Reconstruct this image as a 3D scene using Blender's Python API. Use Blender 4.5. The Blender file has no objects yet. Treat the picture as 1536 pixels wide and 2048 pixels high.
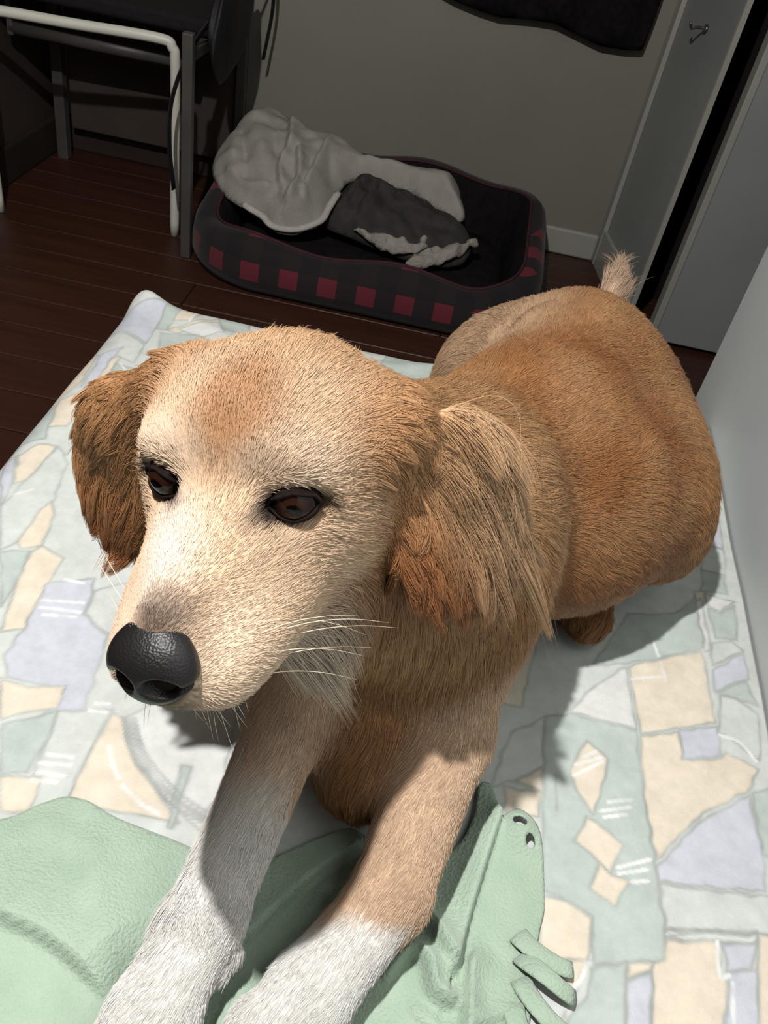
import bpy, bmesh, math, random
import numpy as np
from mathutils import Vector, Matrix
random.seed(7); rng = np.random.default_rng(7)
S = bpy.context.scene
COL = S.collection
FUR = True

# ------------------------------------------------------------------ camera, world, light, exposure
PITCH, ROLL, FPX = math.radians(40.0), math.atan2(428, 1976), 1700.0
CAM = np.array([0.0, 0.0, 0.96])
_F = np.array([0, math.cos(PITCH), -math.sin(PITCH)]); _R0 = np.array([1.0, 0, 0])
_U0 = np.array([0, math.sin(PITCH), math.cos(PITCH)])
_R = math.cos(ROLL) * _R0 + math.sin(ROLL) * _U0
_U = -math.sin(ROLL) * _R0 + math.cos(ROLL) * _U0
cd = bpy.data.cameras.new('camera'); cam = bpy.data.objects.new('camera', cd); COL.objects.link(cam)
cd.sensor_fit = 'VERTICAL'; cd.sensor_height = 24.0; cd.lens = 24.0 * FPX / 2048.0
cd.clip_start = 0.02; cd.clip_end = 50
cam.matrix_world = Matrix([[_R[i], _U[i], -_F[i], CAM[i]] for i in range(3)] + [[0, 0, 0, 1]])
S.camera = cam

world = bpy.data.worlds.new('world'); S.world = world; world.use_nodes = True
world.node_tree.nodes['Background'].inputs[0].default_value = (0.75, 0.82, 1.0, 1)
world.node_tree.nodes['Background'].inputs[1].default_value = 0.0

def lamp(name, loc, power, radius, color):
    l = bpy.data.lights.new(name, 'POINT'); l.energy = power; l.shadow_soft_size = radius; l.color = color
    o = bpy.data.objects.new(name, l); COL.objects.link(o); o.location = loc; return o
# the lamp that lit the photograph hangs above the bed, a little left of and behind the lens
lamp('room_lamp', (-0.31, 0.13, 1.75), 96.0, 0.018, (1.0, 0.975, 0.965))

S.cycles.diffuse_bounces = 1      # the room is dim: little light comes back from its walls
S.view_settings.view_transform = 'Standard'; S.view_settings.look = 'None'
S.view_settings.exposure = 0.0; S.view_settings.gamma = 1.0; S.view_settings.use_curve_mapping = False

# ------------------------------------------------------------------ helpers
def lin(r, g, b):
    f = lambda c: (c / 255 / 12.92) if c / 255 <= 0.04045 else ((c / 255 + 0.055) / 1.055) ** 2.4
    return (f(r), f(g), f(b))

def tag(o, label=None, cat=None, group=None, kind=None):
    if label: o['label'] = label
    if cat: o['category'] = cat
    if group: o['group'] = group
    if kind: o['kind'] = kind
    return o

def empty(name, loc=(0, 0, 0), rz=0):
    o = bpy.data.objects.new(name, None); COL.objects.link(o); o.location = loc; o.rotation_euler[2] = rz
    o.empty_display_size = 0.05
    return o

def link(name, me, mat=None, parent=None, smooth=True):
    o = bpy.data.objects.new(name, me); COL.objects.link(o)
    if mat is not None:
        me.materials.clear(); me.materials.append(mat)
    if smooth:
        me.polygons.foreach_set('use_smooth', [True] * len(me.polygons))
    if parent is not None:
        o.parent = parent                      # children are authored in the parent's local space
    return o

def mesh(name, v, f):
    me = bpy.data.meshes.new(name); me.from_pydata([tuple(map(float, p)) for p in v], [], [tuple(map(int, q)) for q in f]); me.update(); return me

def np_mesh(name, V, Q):
    """fast quads mesh"""
    me = bpy.data.meshes.new(name); V = np.asarray(V, np.float32); Q = np.asarray(Q, np.int32)
    k = Q.shape[1]
    me.vertices.add(len(V)); me.vertices.foreach_set('co', V.ravel())
    me.loops.add(Q.size); me.loops.foreach_set('vertex_index', Q.ravel())
    me.polygons.add(len(Q)); me.polygons.foreach_set('loop_start', np.arange(0, Q.size, k, dtype=np.int32))
    me.polygons.foreach_set('loop_total', np.full(len(Q), k, np.int32))
    me.update(calc_edges=True); me.validate(); return me

def set_color(me, name, rgb):
    a = me.attributes.new(name, 'FLOAT_COLOR', 'POINT')
    c = np.ones((len(rgb), 4), np.float32); c[:, :3] = rgb; a.data.foreach_set('color', c.ravel())

def box_bm(bm, lo, hi, bev=0.0, seg=2):
    vs = [bm.verts.new((x, y, z)) for x in (lo[0], hi[0]) for y in (lo[1], hi[1]) for z in (lo[2], hi[2])]
    idx = [(0, 1, 3, 2), (4, 6, 7, 5), (0, 4, 5, 1), (2, 3, 7, 6), (0, 2, 6, 4), (1, 5, 7, 3)]
    fs = [bm.faces.new([vs[i] for i in q]) for q in idx]
    if bev > 0:
        es = set(e for f_ in fs for e in f_.edges)
        bmesh.ops.bevel(bm, geom=list(es), offset=bev, segments=seg, affect='EDGES', profile=0.5)

def box(name, lo, hi, mat, parent=None, bev=0.0, seg=2):
    bm = bmesh.new(); box_bm(bm, lo, hi, bev, seg); bmesh.ops.recalc_face_normals(bm, faces=bm.faces)
    me = bpy.data.meshes.new(name); bm.to_mesh(me); bm.free()
    return link(name, me, mat, parent, smooth=False)

def smooth_path(P, n):
    """Catmull-Rom through control points"""
    P = np.asarray(P, float); P = np.vstack([2 * P[0] - P[1], P, 2 * P[-1] - P[-2]]); out = []
    m = len(P) - 3
    for t in np.linspace(0, m, n):
        i = min(int(t), m - 1); u = t - i; a, b, c, d = P[i:i + 4]
        out.append(0.5 * ((2 * b) + (c - a) * u + (2 * a - 5 * b + 4 * c - d) * u * u + (3 * b - a - 3 * c + d) * u ** 3))
    return np.array(out)

def tube_mesh(name, P, r, ns=10, flat=1.0, up=(0, 0, 1), cap=True):
    """tube along path P, radius r (number or list); flat squashes it along the 'up' side"""
    P = np.asarray(P, float); n = len(P); r = np.full(n, r) if np.isscalar(r) else np.asarray(r, float)
    T = np.gradient(P, axis=0); T /= np.linalg.norm(T, axis=1)[:, None] + 1e-12
    up = np.asarray(up, float); V = []; F = []
    A = np.cross(T[0], up)
    if np.linalg.norm(A) < 1e-3: A = np.cross(T[0], (1, 0.1, 0))
    A /= np.linalg.norm(A)
    for i in range(n):
        A = A - T[i] * (A @ T[i]); A /= np.linalg.norm(A) + 1e-12; B = np.cross(T[i], A)
        for j in range(ns):
            a = 2 * math.pi * j / ns
            V.append(P[i] + r[i] * (math.cos(a) * A + flat * math.sin(a) * B))
    for i in range(n - 1):
        for j in range(ns):
            k = (j + 1) % ns
            F.append((i * ns + j, i * ns + k, (i + 1) * ns + k, (i + 1) * ns + j))
    if cap:
        F.append(tuple(range(ns - 1, -1, -1))); F.append(tuple((n - 1) * ns + j for j in range(ns)))
    return mesh(name, V, F)

def tube(name, P, r, mat, parent=None, **k):
    return link(name, tube_mesh(name, P, r, **k), mat, parent)

# procedural value noise in numpy (for shapes)
def _hash(i, j, k, s):
    h = (i * 374761393 + j * 668265263 + k * 2147483647 + s * 974634777) & 0x7fffffff
    h = ((h ^ (h >> 13)) * 1274126177) & 0x7fffffff
    return ((h ^ (h >> 16)) & 0xffff) / 65535.0
def vnoise(P, scale, seed=0):
    q = np.asarray(P, float) * scale; i = np.floor(q).astype(np.int64); f = q - i; f = f * f * (3 - 2 * f); r = 0
    for dx in (0, 1):
        for dy in (0, 1):
            for dz in (0, 1):
                w = (f[..., 0] if dx else 1 - f[..., 0]) * (f[..., 1] if dy else 1 - f[..., 1]) * (f[..., 2] if dz else 1 - f[..., 2])
                r = r + w * _hash(i[..., 0] + dx, i[..., 1] + dy, i[..., 2] + dz, seed)
    return r * 2 - 1

# ------------------------------------------------------------------ materials
def new_mat(name):
    m = bpy.data.materials.new(name); m.use_nodes = True
    nt = m.node_tree; return m, nt, nt.nodes['Principled BSDF']

def mat_noise(name, c1, c2, scale=8.0, rough=0.7, bump=0.0, bscale=60.0, spec=0.3, detail=4.0, sheen=0.0, stretch=None):
    m, nt, b = new_mat(name); N = nt.nodes; L = nt.links
    tc = N.new('ShaderNodeTexCoord'); src = tc.outputs['Object']
    if stretch:
        mp = N.new('ShaderNodeMapping'); mp.inputs['Scale'].default_value = stretch; L.new(src, mp.inputs[0]); src = mp.outputs[0]
    nz = N.new('ShaderNodeTexNoise'); nz.inputs['Scale'].default_value = scale; nz.inputs['Detail'].default_value = detail
    L.new(src, nz.inputs['Vector'])
    cr = N.new('ShaderNodeValToRGB'); cr.color_ramp.elements[0].color = (*c1, 1); cr.color_ramp.elements[1].color = (*c2, 1)
    cr.color_ramp.elements[0].position = 0.3; cr.color_ramp.elements[1].position = 0.7
    L.new(nz.outputs[0], cr.inputs[0]); L.new(cr.outputs[0], b.inputs['Base Color'])
    b.inputs['Roughness'].default_value = rough; b.inputs['Specular IOR Level'].default_value = spec
    if sheen: b.inputs['Sheen Weight'].default_value = sheen
    if bump:
        n2 = N.new('ShaderNodeTexNoise'); n2.inputs['Scale'].default_value = bscale; n2.inputs['Detail'].default_value = 3
        L.new(src, n2.inputs['Vector'])
        bp = N.new('ShaderNodeBump'); bp.inputs['Strength'].default_value = bump; bp.inputs['Distance'].default_value = 0.004
        L.new(n2.outputs[0], bp.inputs['Height']); L.new(bp.outputs[0], b.inputs['Normal'])
    return m

def mat_attr(name, attr, rough=0.8, bump=0.0, bscale=300.0, spec=0.2, mottle=0.0, mscale=40.0, sheen=0.0):
    m, nt, b = new_mat(name); N = nt.nodes; L = nt.links
    at = N.new('ShaderNodeAttribute'); at.attribute_name = attr; src = at.outputs['Color']
    tc = N.new('ShaderNodeTexCoord')
    if mottle:
        nz = N.new('ShaderNodeTexNoise'); nz.inputs['Scale'].default_value = mscale; nz.inputs['Detail'].default_value = 6
        nz.inputs['Roughness'].default_value = 0.65; L.new(tc.outputs['Object'], nz.inputs['Vector'])
        mr = N.new('ShaderNodeMapRange'); mr.inputs[1].default_value = 0.25; mr.inputs[2].default_value = 0.75
        mr.inputs[3].default_value = 1 - mottle; mr.inputs[4].default_value = 1 + mottle; L.new(nz.outputs[0], mr.inputs[0])
        vm = N.new('ShaderNodeVectorMath'); vm.operation = 'SCALE'; L.new(src, vm.inputs[0]); L.new(mr.outputs[0], vm.inputs['Scale'])
        src = vm.outputs[0]
    L.new(src, b.inputs['Base Color']); b.inputs['Roughness'].default_value = rough; b.inputs['Specular IOR Level'].default_value = spec
    if sheen: b.inputs['Sheen Weight'].default_value = sheen
    if bump:
        n2 = N.new('ShaderNodeTexNoise'); n2.inputs['Scale'].default_value = bscale; L.new(tc.outputs['Object'], n2.inputs['Vector'])
        bp = N.new('ShaderNodeBump'); bp.inputs['Strength'].default_value = bump; bp.inputs['Distance'].default_value = 0.002
        L.new(n2.outputs[0], bp.inputs['Height']); L.new(bp.outputs[0], b.inputs['Normal'])
    return m

# ------------------------------------------------------------------ the room
m_wall = mat_noise('wall_paint', lin(124, 121, 110), lin(131, 128, 117), 3.0, 0.6, 0.12, 260, 0.25)
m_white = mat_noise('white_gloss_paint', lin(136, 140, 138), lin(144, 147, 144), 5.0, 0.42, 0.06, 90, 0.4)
m_trim = mat_noise('trim_paint', lin(150, 150, 141), lin(160, 160, 151), 5.0, 0.35, 0.0, 90, 0.4)
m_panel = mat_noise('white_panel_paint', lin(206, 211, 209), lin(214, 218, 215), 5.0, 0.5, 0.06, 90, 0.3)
m_shadebase = mat_noise('shaded_baseboard', lin(40, 32, 28), lin(52, 42, 36), 6, 0.6)  # baseboard of the chair corner, its shade put into the colour
m_ceiling = mat_noise('ceiling_paint', lin(84, 80, 74), lin(90, 86, 80), 3.0, 0.8)
m_void = mat_noise('gap_darkness', lin(16, 14, 13), lin(24, 20, 18), 6.0, 0.9)  # near-black colour stands in for the unlit space behind the door gap
m_dim = mat_noise('dimmed_wall', lin(58, 48, 42), lin(68, 57, 49), 4, 0.7)  # walls coloured dark: corner shade painted in, less light bounced back
XL, YB = -1.17, 2.49
def structure(o): o['kind'] = 'structure'; return o
structure(box('wall_back', (XL - 0.1, YB, 0), (0.46, YB + 0.1, 2.4), m_wall))
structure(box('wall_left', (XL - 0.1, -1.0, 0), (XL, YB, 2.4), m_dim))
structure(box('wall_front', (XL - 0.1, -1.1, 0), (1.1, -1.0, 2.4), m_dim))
structure(box('wall_far_right', (1.0, 1.1, 0), (1.1, 2.6, 2.4), m_wall))
structure(box('wall_behind_door', (0.53, 2.30, 0), (1.0, 2.40, 2.4), m_void))
structure(box('wall_right_rear', (0.50, 1.10, 0), (1.0, 1.20, 2.4), m_void))
structure(box('ceiling', (XL - 0.1, -1.1, 2.4), (1.1, 2.6, 2.5), m_ceiling))
# short side wall next to the corner, with its trims
def quad_prism(name, pts, z0, z1, mat, parent=None):
    n = len(pts); V = [(x, y, z0) for x, y in pts] + [(x, y, z1) for x, y in pts]
    F = [tuple(range(n - 1, -1, -1)), tuple(range(n, 2 * n))] + [(i, (i + 1) % n, n + (i + 1) % n, n + i) for i in range(n)]
    return link(name, mesh(name, V, F), mat, parent, smooth=False)
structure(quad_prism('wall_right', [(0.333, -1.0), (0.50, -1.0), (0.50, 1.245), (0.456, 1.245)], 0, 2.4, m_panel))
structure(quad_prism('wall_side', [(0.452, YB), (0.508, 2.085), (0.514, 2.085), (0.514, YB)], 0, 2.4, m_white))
structure(quad_prism('trim_1', [(0.440, YB), (0.444, YB - 0.035), (0.456, YB - 0.035), (0.456, YB)], 0, 2.4, m_trim))
structure(quad_prism('trim_2', [(0.5025, 2.092), (0.504, 2.082), (0.516, 2.082), (0.516, 2.092)], 0, 2.4, m_trim))
structure(box('baseboard_corner', (XL, YB - 0.02, 0), (-0.56, YB, 0.095), m_shadebase, bev=0.006))
structure(box('baseboard_back', (-0.56, YB - 0.018, 0), (0.442, YB, 0.075), m_trim, bev=0.006))
structure(box('baseboard_left', (XL, -1.0, 0), (XL + 0.018, YB - 0.02, 0.095), m_shadebase, bev=0.006))
structure(quad_prism('baseboard_side', [(0.446, 2.452), (0.492, 2.108), (0.506, 2.108), (0.460, 2.452)], 0, 0.10, m_trim))
# white door standing beside the gap
door = empty('door_1', (0.74, 2.04, 0)); door['kind'] = 'structure'
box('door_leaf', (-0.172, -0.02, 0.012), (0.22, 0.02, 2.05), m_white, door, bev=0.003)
box('door_edge_trim', (-0.182, -0.024, 0.012), (-0.166, 0.018, 2.05), m_trim, door, bev=0.002)
# floor of single boards
m_floor = mat_noise('dark_floor_boards', lin(54, 30, 22), lin(70, 41, 30), 5.0, 0.42, 0.15, 70, 0.35, 6.0, 0, (0.6, 9, 1))
m_sub = mat_noise('floor_joint', lin(20, 13, 10), lin(28, 18, 14), 5, 0.9)
fl = structure(box('floor', (XL - 0.1, -1.1, -0.06), (1.1, 2.6, -0.016), m_sub))
bw = 0.112; y0 = YB - 0.0
def board_mesh(x0, x1):
    bm = bmesh.new(); box_bm(bm, (x0, -bw + 0.003, -0.018), (x1, 0, 0), 0.0015, 1); bmesh.ops.recalc_face_normals(bm, faces=bm.faces)
    me = bpy.data.meshes.new('floor_board'); bm.to_mesh(me); bm.free(); me.materials.append(m_floor); return me
BM = [board_mesh(XL, 0.04), board_mesh(0.042, 1.0), board_mesh(XL, -0.55), board_mesh(-0.548, 1.0)]
for i in range(31):
    for q in ((0, 1) if i % 2 else (2, 3)):
        o = bpy.data.objects.new('floor_board', BM[q]); COL.objects.link(o); o.location = (0, y0 - i * bw, random.uniform(-0.0006, 0.0)); o.parent = fl

# ------------------------------------------------------------------ cloth builder: outline (2D, m) -> gridded sheet with a height function
def inside_poly(P, poly):
    x, y = P[:, 0], P[:, 1]; r = np.zeros(len(P), bool); n = len(poly)
    for i in range(n):
        x0, y0_ = poly[i]; x1, y1 = poly[(i + 1) % n]; c = (y0_ > y) != (y1 > y)
        with np.errstate(divide='ignore', invalid='ignore'): r ^= c & (x < (x1 - x0) * (y - y0_) / (y1 - y0_) + x0)
    return r
def seg_dist(P, path, closed=False):
    path = np.asarray(path, float); best = np.full(len(P), 1e9); near = np.zeros((len(P), 2)); side = np.zeros(len(P))
    m = len(path) if closed else len(path) - 1
    for i in range(m):
        a, b = path[i], path[(i + 1) % len(path)]; ab = b - a; t = np.clip(((P - a) @ ab) / (ab @ ab + 1e-12), 0, 1); q = a + t[:, None] * ab
        d = np.sqrt(((P - q) ** 2).sum(1)); k = d < best; best[k] = d[k]; near[k] = q[k]
        s = ab[0] * (P[:, 1] - a[1]) - ab[1] * (P[:, 0] - a[0]); side[k] = np.sign(s[k])
    return best, near, side
def closed_smooth(poly, n=6):
    P = np.asarray(poly, float); m = len(P); out = []
    for i in range(m):
        a, b, c, d = P[i - 1], P[i], P[(i + 1) % m], P[(i + 2) % m]
        for u in np.arange(n) / n:
            out.append(0.5 * ((2 * b) + (c - a) * u + (2 * a - 5 * b + 4 * c - d) * u * u + (3 * b - a - 3 * c + d) * u ** 3))
    return np.array(out)
def cloth(name, poly, res, height, to3d, mat, parent=None, thick=0.003, holes=()):
    """grid the outline, snap the border onto it; vertices go through to3d(P2, h)"""
    lo2, hi2 = poly.min(0) - res, poly.max(0) + res; nx, ny = np.ceil((hi2 - lo2) / res).astype(int) + 1
    X, Y = np.meshgrid(lo2[0] + res * np.arange(nx), lo2[1] + res * np.arange(ny), indexing='ij'); P = np.stack([X.ravel(), Y.ravel()], 1)
    ii, jj = np.meshgrid(np.arange(nx - 1), np.arange(ny - 1), indexing='ij'); a = (ii * ny + jj).ravel()
    Q = np.stack([a, a + ny, a + ny + 1, a + 1], 1); cen = P[Q].mean(1); keep = inside_poly(cen, poly)
    for hc_, hr in holes: keep &= ((cen - hc_) ** 2).sum(1) > hr ** 2
    Q = Q[keep]; used, inv = np.unique(Q, return_inverse=True); Q = inv.reshape(Q.shape); P = P[used]
    e = np.sort(np.concatenate([Q[:, [i, (i + 1) % 4]] for i in range(4)]), 1); eu, ec = np.unique(e, axis=0, return_counts=True)
    bnd = np.unique(eu[ec == 1]); d, near, _ = seg_dist(P[bnd], poly, True); ok = d < res * 1.6; P[bnd[ok]] = near[ok]
    for hc_, hr in holes:
        dv = P[bnd] - hc_; dl = np.linalg.norm(dv, axis=1); k = dl < hr + res * 1.5; P[bnd[k]] = hc_ + dv[k] / dl[k][:, None] * hr
    d_edge = seg_dist(P, poly, True)[0]
    V = to3d(P, height(P, d_edge)); me = np_mesh(name, V, Q); o = link(name, me, mat, parent)
    s = o.modifiers.new('thickness', 'SOLIDIFY'); s.thickness = thick; s.offset = -1
    return o, P, d_edge

# ------------------------------------------------------------------ bed: low base, mattress, printed sheet
BX0, BX1, BY0, BY1, BZ = -0.445, 0.437, -0.55, 1.150, 0.320
m_base = mat_noise('bed_base_wood', lin(60, 44, 36), lin(78, 58, 46), 6, 0.6)
m_matt = mat_noise('mattress_ticking', lin(190, 188, 180), lin(200, 198, 190), 20, 0.9)
bed = empty('bed', (0, 0.3, 0))
box('bed_base', (BX0 + 0.02, BY0 - 0.3 + 0.02, 0.04), (BX1 - 0.10, BY1 - 0.3 - 0.03, 0.14), m_base, bed, bev=0.01)
for sx in (BX0 + 0.07, BX1 - 0.15):
    for sy in (BY0 - 0.3 + 0.08, BY1 - 0.3 - 0.09): box('leg', (sx - 0.03, sy - 0.03, 0), (sx + 0.03, sy + 0.03, 0.05), m_base, bed, bev=0.004)
box('mattress', (BX0 + 0.008, BY0 - 0.3 + 0.008, 0.141), (BX1 - 0.092, BY1 - 0.3 - 0.008, BZ - 0.008), m_matt, bed, bev=0.035, seg=4)
tag(bed, 'low single bed with a thick mattress pushed against the white wall', 'bed')
PATCHES = [
    ('g', [(-479,994),(-481,1053),(-435,1150),(-275,1199),(-233,1038),(-342,959),(-366,777),(-398,638),(-437,716),(-441,802)]),
    ('G', [(-483,996),(-481,1053),(-458,1028),(-457,987),(-468,971)]),
    ('L', [(-473,1026),(-429,1100),(-380,1124),(-374,1012),(-417,1035),(-458,1028)]),
    ('G', [(-379,1120),(-357,1125),(-360,1057),(-375,1054)]),
    ('g', [(-457,1025),(-414,1028),(-375,1008),(-371,955),(-407,970),(-427,965),(-454,989)]),
    ('C', [(-468,971),(-427,965),(-417,891),(-429,852),(-441,802),(-453,842),(-461,908),(-466,959)]),
    ('L', [(-422,963),(-399,989),(-402,956),(-392,884),(-412,876),(-416,935)]),
    ('C', [(-402,956),(-394,966),(-389,917),(-391,878),(-398,879)]),
    ('C', [(-428,846),(-400,867),(-387,823),(-393,793),(-412,784)]),
    ('G', [(-451,823),(-425,839),(-406,761),(-434,751),(-441,725),(-442,754)]),
    ('G', [(-391,946),(-363,943),(-366,891),(-382,858),(-390,861)]),
    ('C', [(-359,1084),(-352,1162),(-328,1125),(-333,1087)]),
    ('C', [(-360,1057),(-287,1131),(-294,1112),(-343,1054)]),
    ('C', [(-405,1140),(-380,1168),(-353,1151),(-372,1118)]),
    ('W', [(-346,1065),(-297,1106),(-280,1076),(-310,1054)]),
    ('G', [(-309,1134),(-260,1139),(-247,1091),(-285,1082)]),
    ('G', [(-364,1046),(-319,1058),(-292,1049),(-351,986)]),
    ('C', [(-422,727),(-407,750),(-388,754),(-389,696),(-401,676)]),
    ('L', [(-437,716),(-427,731),(-403,676),(-400,642)]),
    ('G', [(-392,626),(-374,614),(-370,593),(-374,590)]),
    ('g', [(-386,754),(-366,731),(-352,664),(-358,593),(-368,577),(-398,638),(-395,669)]),
    ('C', [(-355,663),(-342,643),(-334,596),(-351,586),(-358,593),(-359,638)]),
    ('C', [(-320,479),(-302,489),(-306,544),(-306,584),(-334,596),(-340,584),(-336,546),(-324,493)]),
    ('G', [(-367,575),(-341,586),(-336,546),(-334,508)]),
    ('L', [(-307,547),(-268,567),(-258,542),(-261,519),(-230,503),(-224,480),(-217,419),(-247,405),(-239,434),(-293,435),(-305,454),(-302,496)]),
    ('g', [(-260,550),(-221,581),(-214,529),(-229,505),(-259,520)]),
    ('C', [(-296,431),(-270,429),(-240,437),(-239,413),(-259,405),(-277,392)]),
    ('G', [(-274,387),(-237,411),(-233,397),(-235,353),(-254,346)]),
    ('g', [(-236,410),(-195,425),(-196,337),(-220,321),(-230,352)]),
    ('C', [(-193,421),(-183,419),(-161,385),(-107,339),(-160,336),(-196,337)]),
    ('C', [(-253,344),(-223,350),(-220,320),(-240,317)]),
    ('W', [(-181,419),(-161,443),(-91,461),(-83,378),(-89,336),(-122,355),(-160,385)]),
    ('G', [(-122,389),(-112,389),(-110,334),(-114,334)]),
    ('G', [(342,699),(367,731),(366,653),(313,623),(279,608),(240,593),(285,682)]),
    ('C', [(278,603),(363,648),(362,554),(284,522)]),
    ('C', [(283,519),(322,533),(323,502),(362,513),(368,520),(398,511),(380,482),(334,450),(286,396),(281,453)]),
    ('L', [(324,535),(363,550),(362,516),(323,503)]),
    ('L', [(286,389),(331,442),(382,479),(384,420),(377,387),(286,375)]),
    ('G', [(385,483),(415,498),(397,418),(384,420)]),
    ('g', [(286,373),(389,384),(382,353),(286,336)]),
    ('W', [(285,333),(362,348),(360,341),(285,329)]),
    ('C', [(284,326),(329,335),(325,309),(330,308),(320,264),(266,254),(272,308),(282,311)]),
    ('L', [(332,335),(360,341),(353,320),(332,314)]),
    ('L', [(333,313),(358,320),(348,269),(322,264)]),
    ('C', [(363,348),(382,352),(363,272),(349,270)]),
    ('W', [(233,558),(275,602),(280,526),(217,531)]),
    ('g', [(157,490),(191,519),(188,461),(165,440),(140,429)]),
    ('G', [(191,519),(214,528),(280,524),(280,471),(285,386),(285,358),(285,330),(281,311),(228,297),(226,333),(210,342),(187,347),(187,394)]),
    ('C', [(231,500),(250,485),(242,451),(233,425),(216,452),(214,463)]),
    ('C', [(228,423),(257,403),(245,375),(237,382),(215,395)]),
    ('C', [(237,382),(245,373),(260,370),(246,347),(226,356)]),
    ('C', [(165,440),(188,461),(186,436)]),
    ('C', [(153,431),(186,435),(184,411),(157,407)]),
    ('C', [(185,343),(208,341),(225,331),(225,307),(210,275),(193,291),(184,297)]),
    ('G', [(224,294),(251,303),(246,250),(197,241),(219,273)]),
    ('C', [(252,302),(272,308),(271,300),(251,292)]),
    ('L', [(251,290),(271,299),(264,253),(246,250)]),
    ('G', [(383,781),(410,782),(408,747),(376,742)]),
    ('W', [(380,739),(414,736),(394,714),(380,722)]),
    ('G', [(380,718),(393,710),(413,730),(407,675),(381,671)]),
    ('g', [(376,663),(398,671),(410,661),(371,629)]),
    ('L', [(370,622),(409,657),(408,622),(368,594)]),
    ('G', [(370,593),(404,617),(411,586),(388,590)]),
    ('g', [(372,589),(388,590),(409,576),(401,520),(364,543)]),
    ('C', [(368,739),(381,743),(377,723),(368,721)]),
    ('W', [(367,724),(374,729),(373,651),(367,647)]),
    ('L', [(400,901),(425,914),(419,831),(396,838)]),
    ('g', [(396,838),(420,829),(412,783),(384,782)])]
STROKES = [
    (3.4, [(-302,526),(-264,533)]),
    (3.4, [(-300,517),(-262,521)]),
    (3.4, [(-294,509),(-265,514)]),
    (3.4, [(-294,557),(-274,557)]),
    (3.4, [(-227,371),(-207,373)]),
    (3.4, [(-230,362),(-206,366)]),
    (3.4, [(-228,354),(-207,356)]),
    (3.4, [(-230,347),(-210,349)]),
    (3.4, [(-210,427),(-199,430)]),
    (3.4, [(-212,419),(-198,421)]),
    (3.4, [(-394,661),(-380,674)]),
    (3.4, [(-387,948),(-372,932),(-359,908)]),
    (3.4, [(-183,390),(-175,376),(-165,364)]),
    (3.4, [(-160,359),(-142,348),(-124,342)]),
    (3.4, [(-356,1160),(-336,1140),(-336,1085)]),
    (3.4, [(281,587),(312,598)]),
    (3.4, [(314,617),(317,595)]),
    (3.4, [(227,482),(239,491)]),
    (3.4, [(219,472),(244,486)]),
    (3.4, [(217,460),(244,481)]),
    (3.4, [(248,441),(269,448)]),
    (3.4, [(240,430),(267,440)]),
    (3.4, [(243,425),(263,432)]),
    (3.4, [(251,380),(280,394)]),
    (3.4, [(252,375),(276,384)]),
    (3.4, [(262,370),(276,374)]),
    (3.4, [(221,298),(216,285),(208,275)]),
    (3.4, [(364,540),(383,536),(396,519)]),
    (3.4, [(328,335),(325,309),(333,311)]),
    (3.4, [(335,306),(332,290),(330,275)]),
    (3.4, [(310,646),(313,627)])]
LINES = [
    [(-183,419),(-161,385),(-122,355),(-91,343)],
    [(-179,420),(-158,387),(-119,358),(-88,345)],
    [(-176,421),(-155,389),(-117,360),(-86,347)],
    [(-173,422),(-152,391),(-114,363),(-83,350)],
    [(286,336),(363,351)],
    [(192,293),(207,297),(224,300)],
    [(200,456),(200,421)]]
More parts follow.
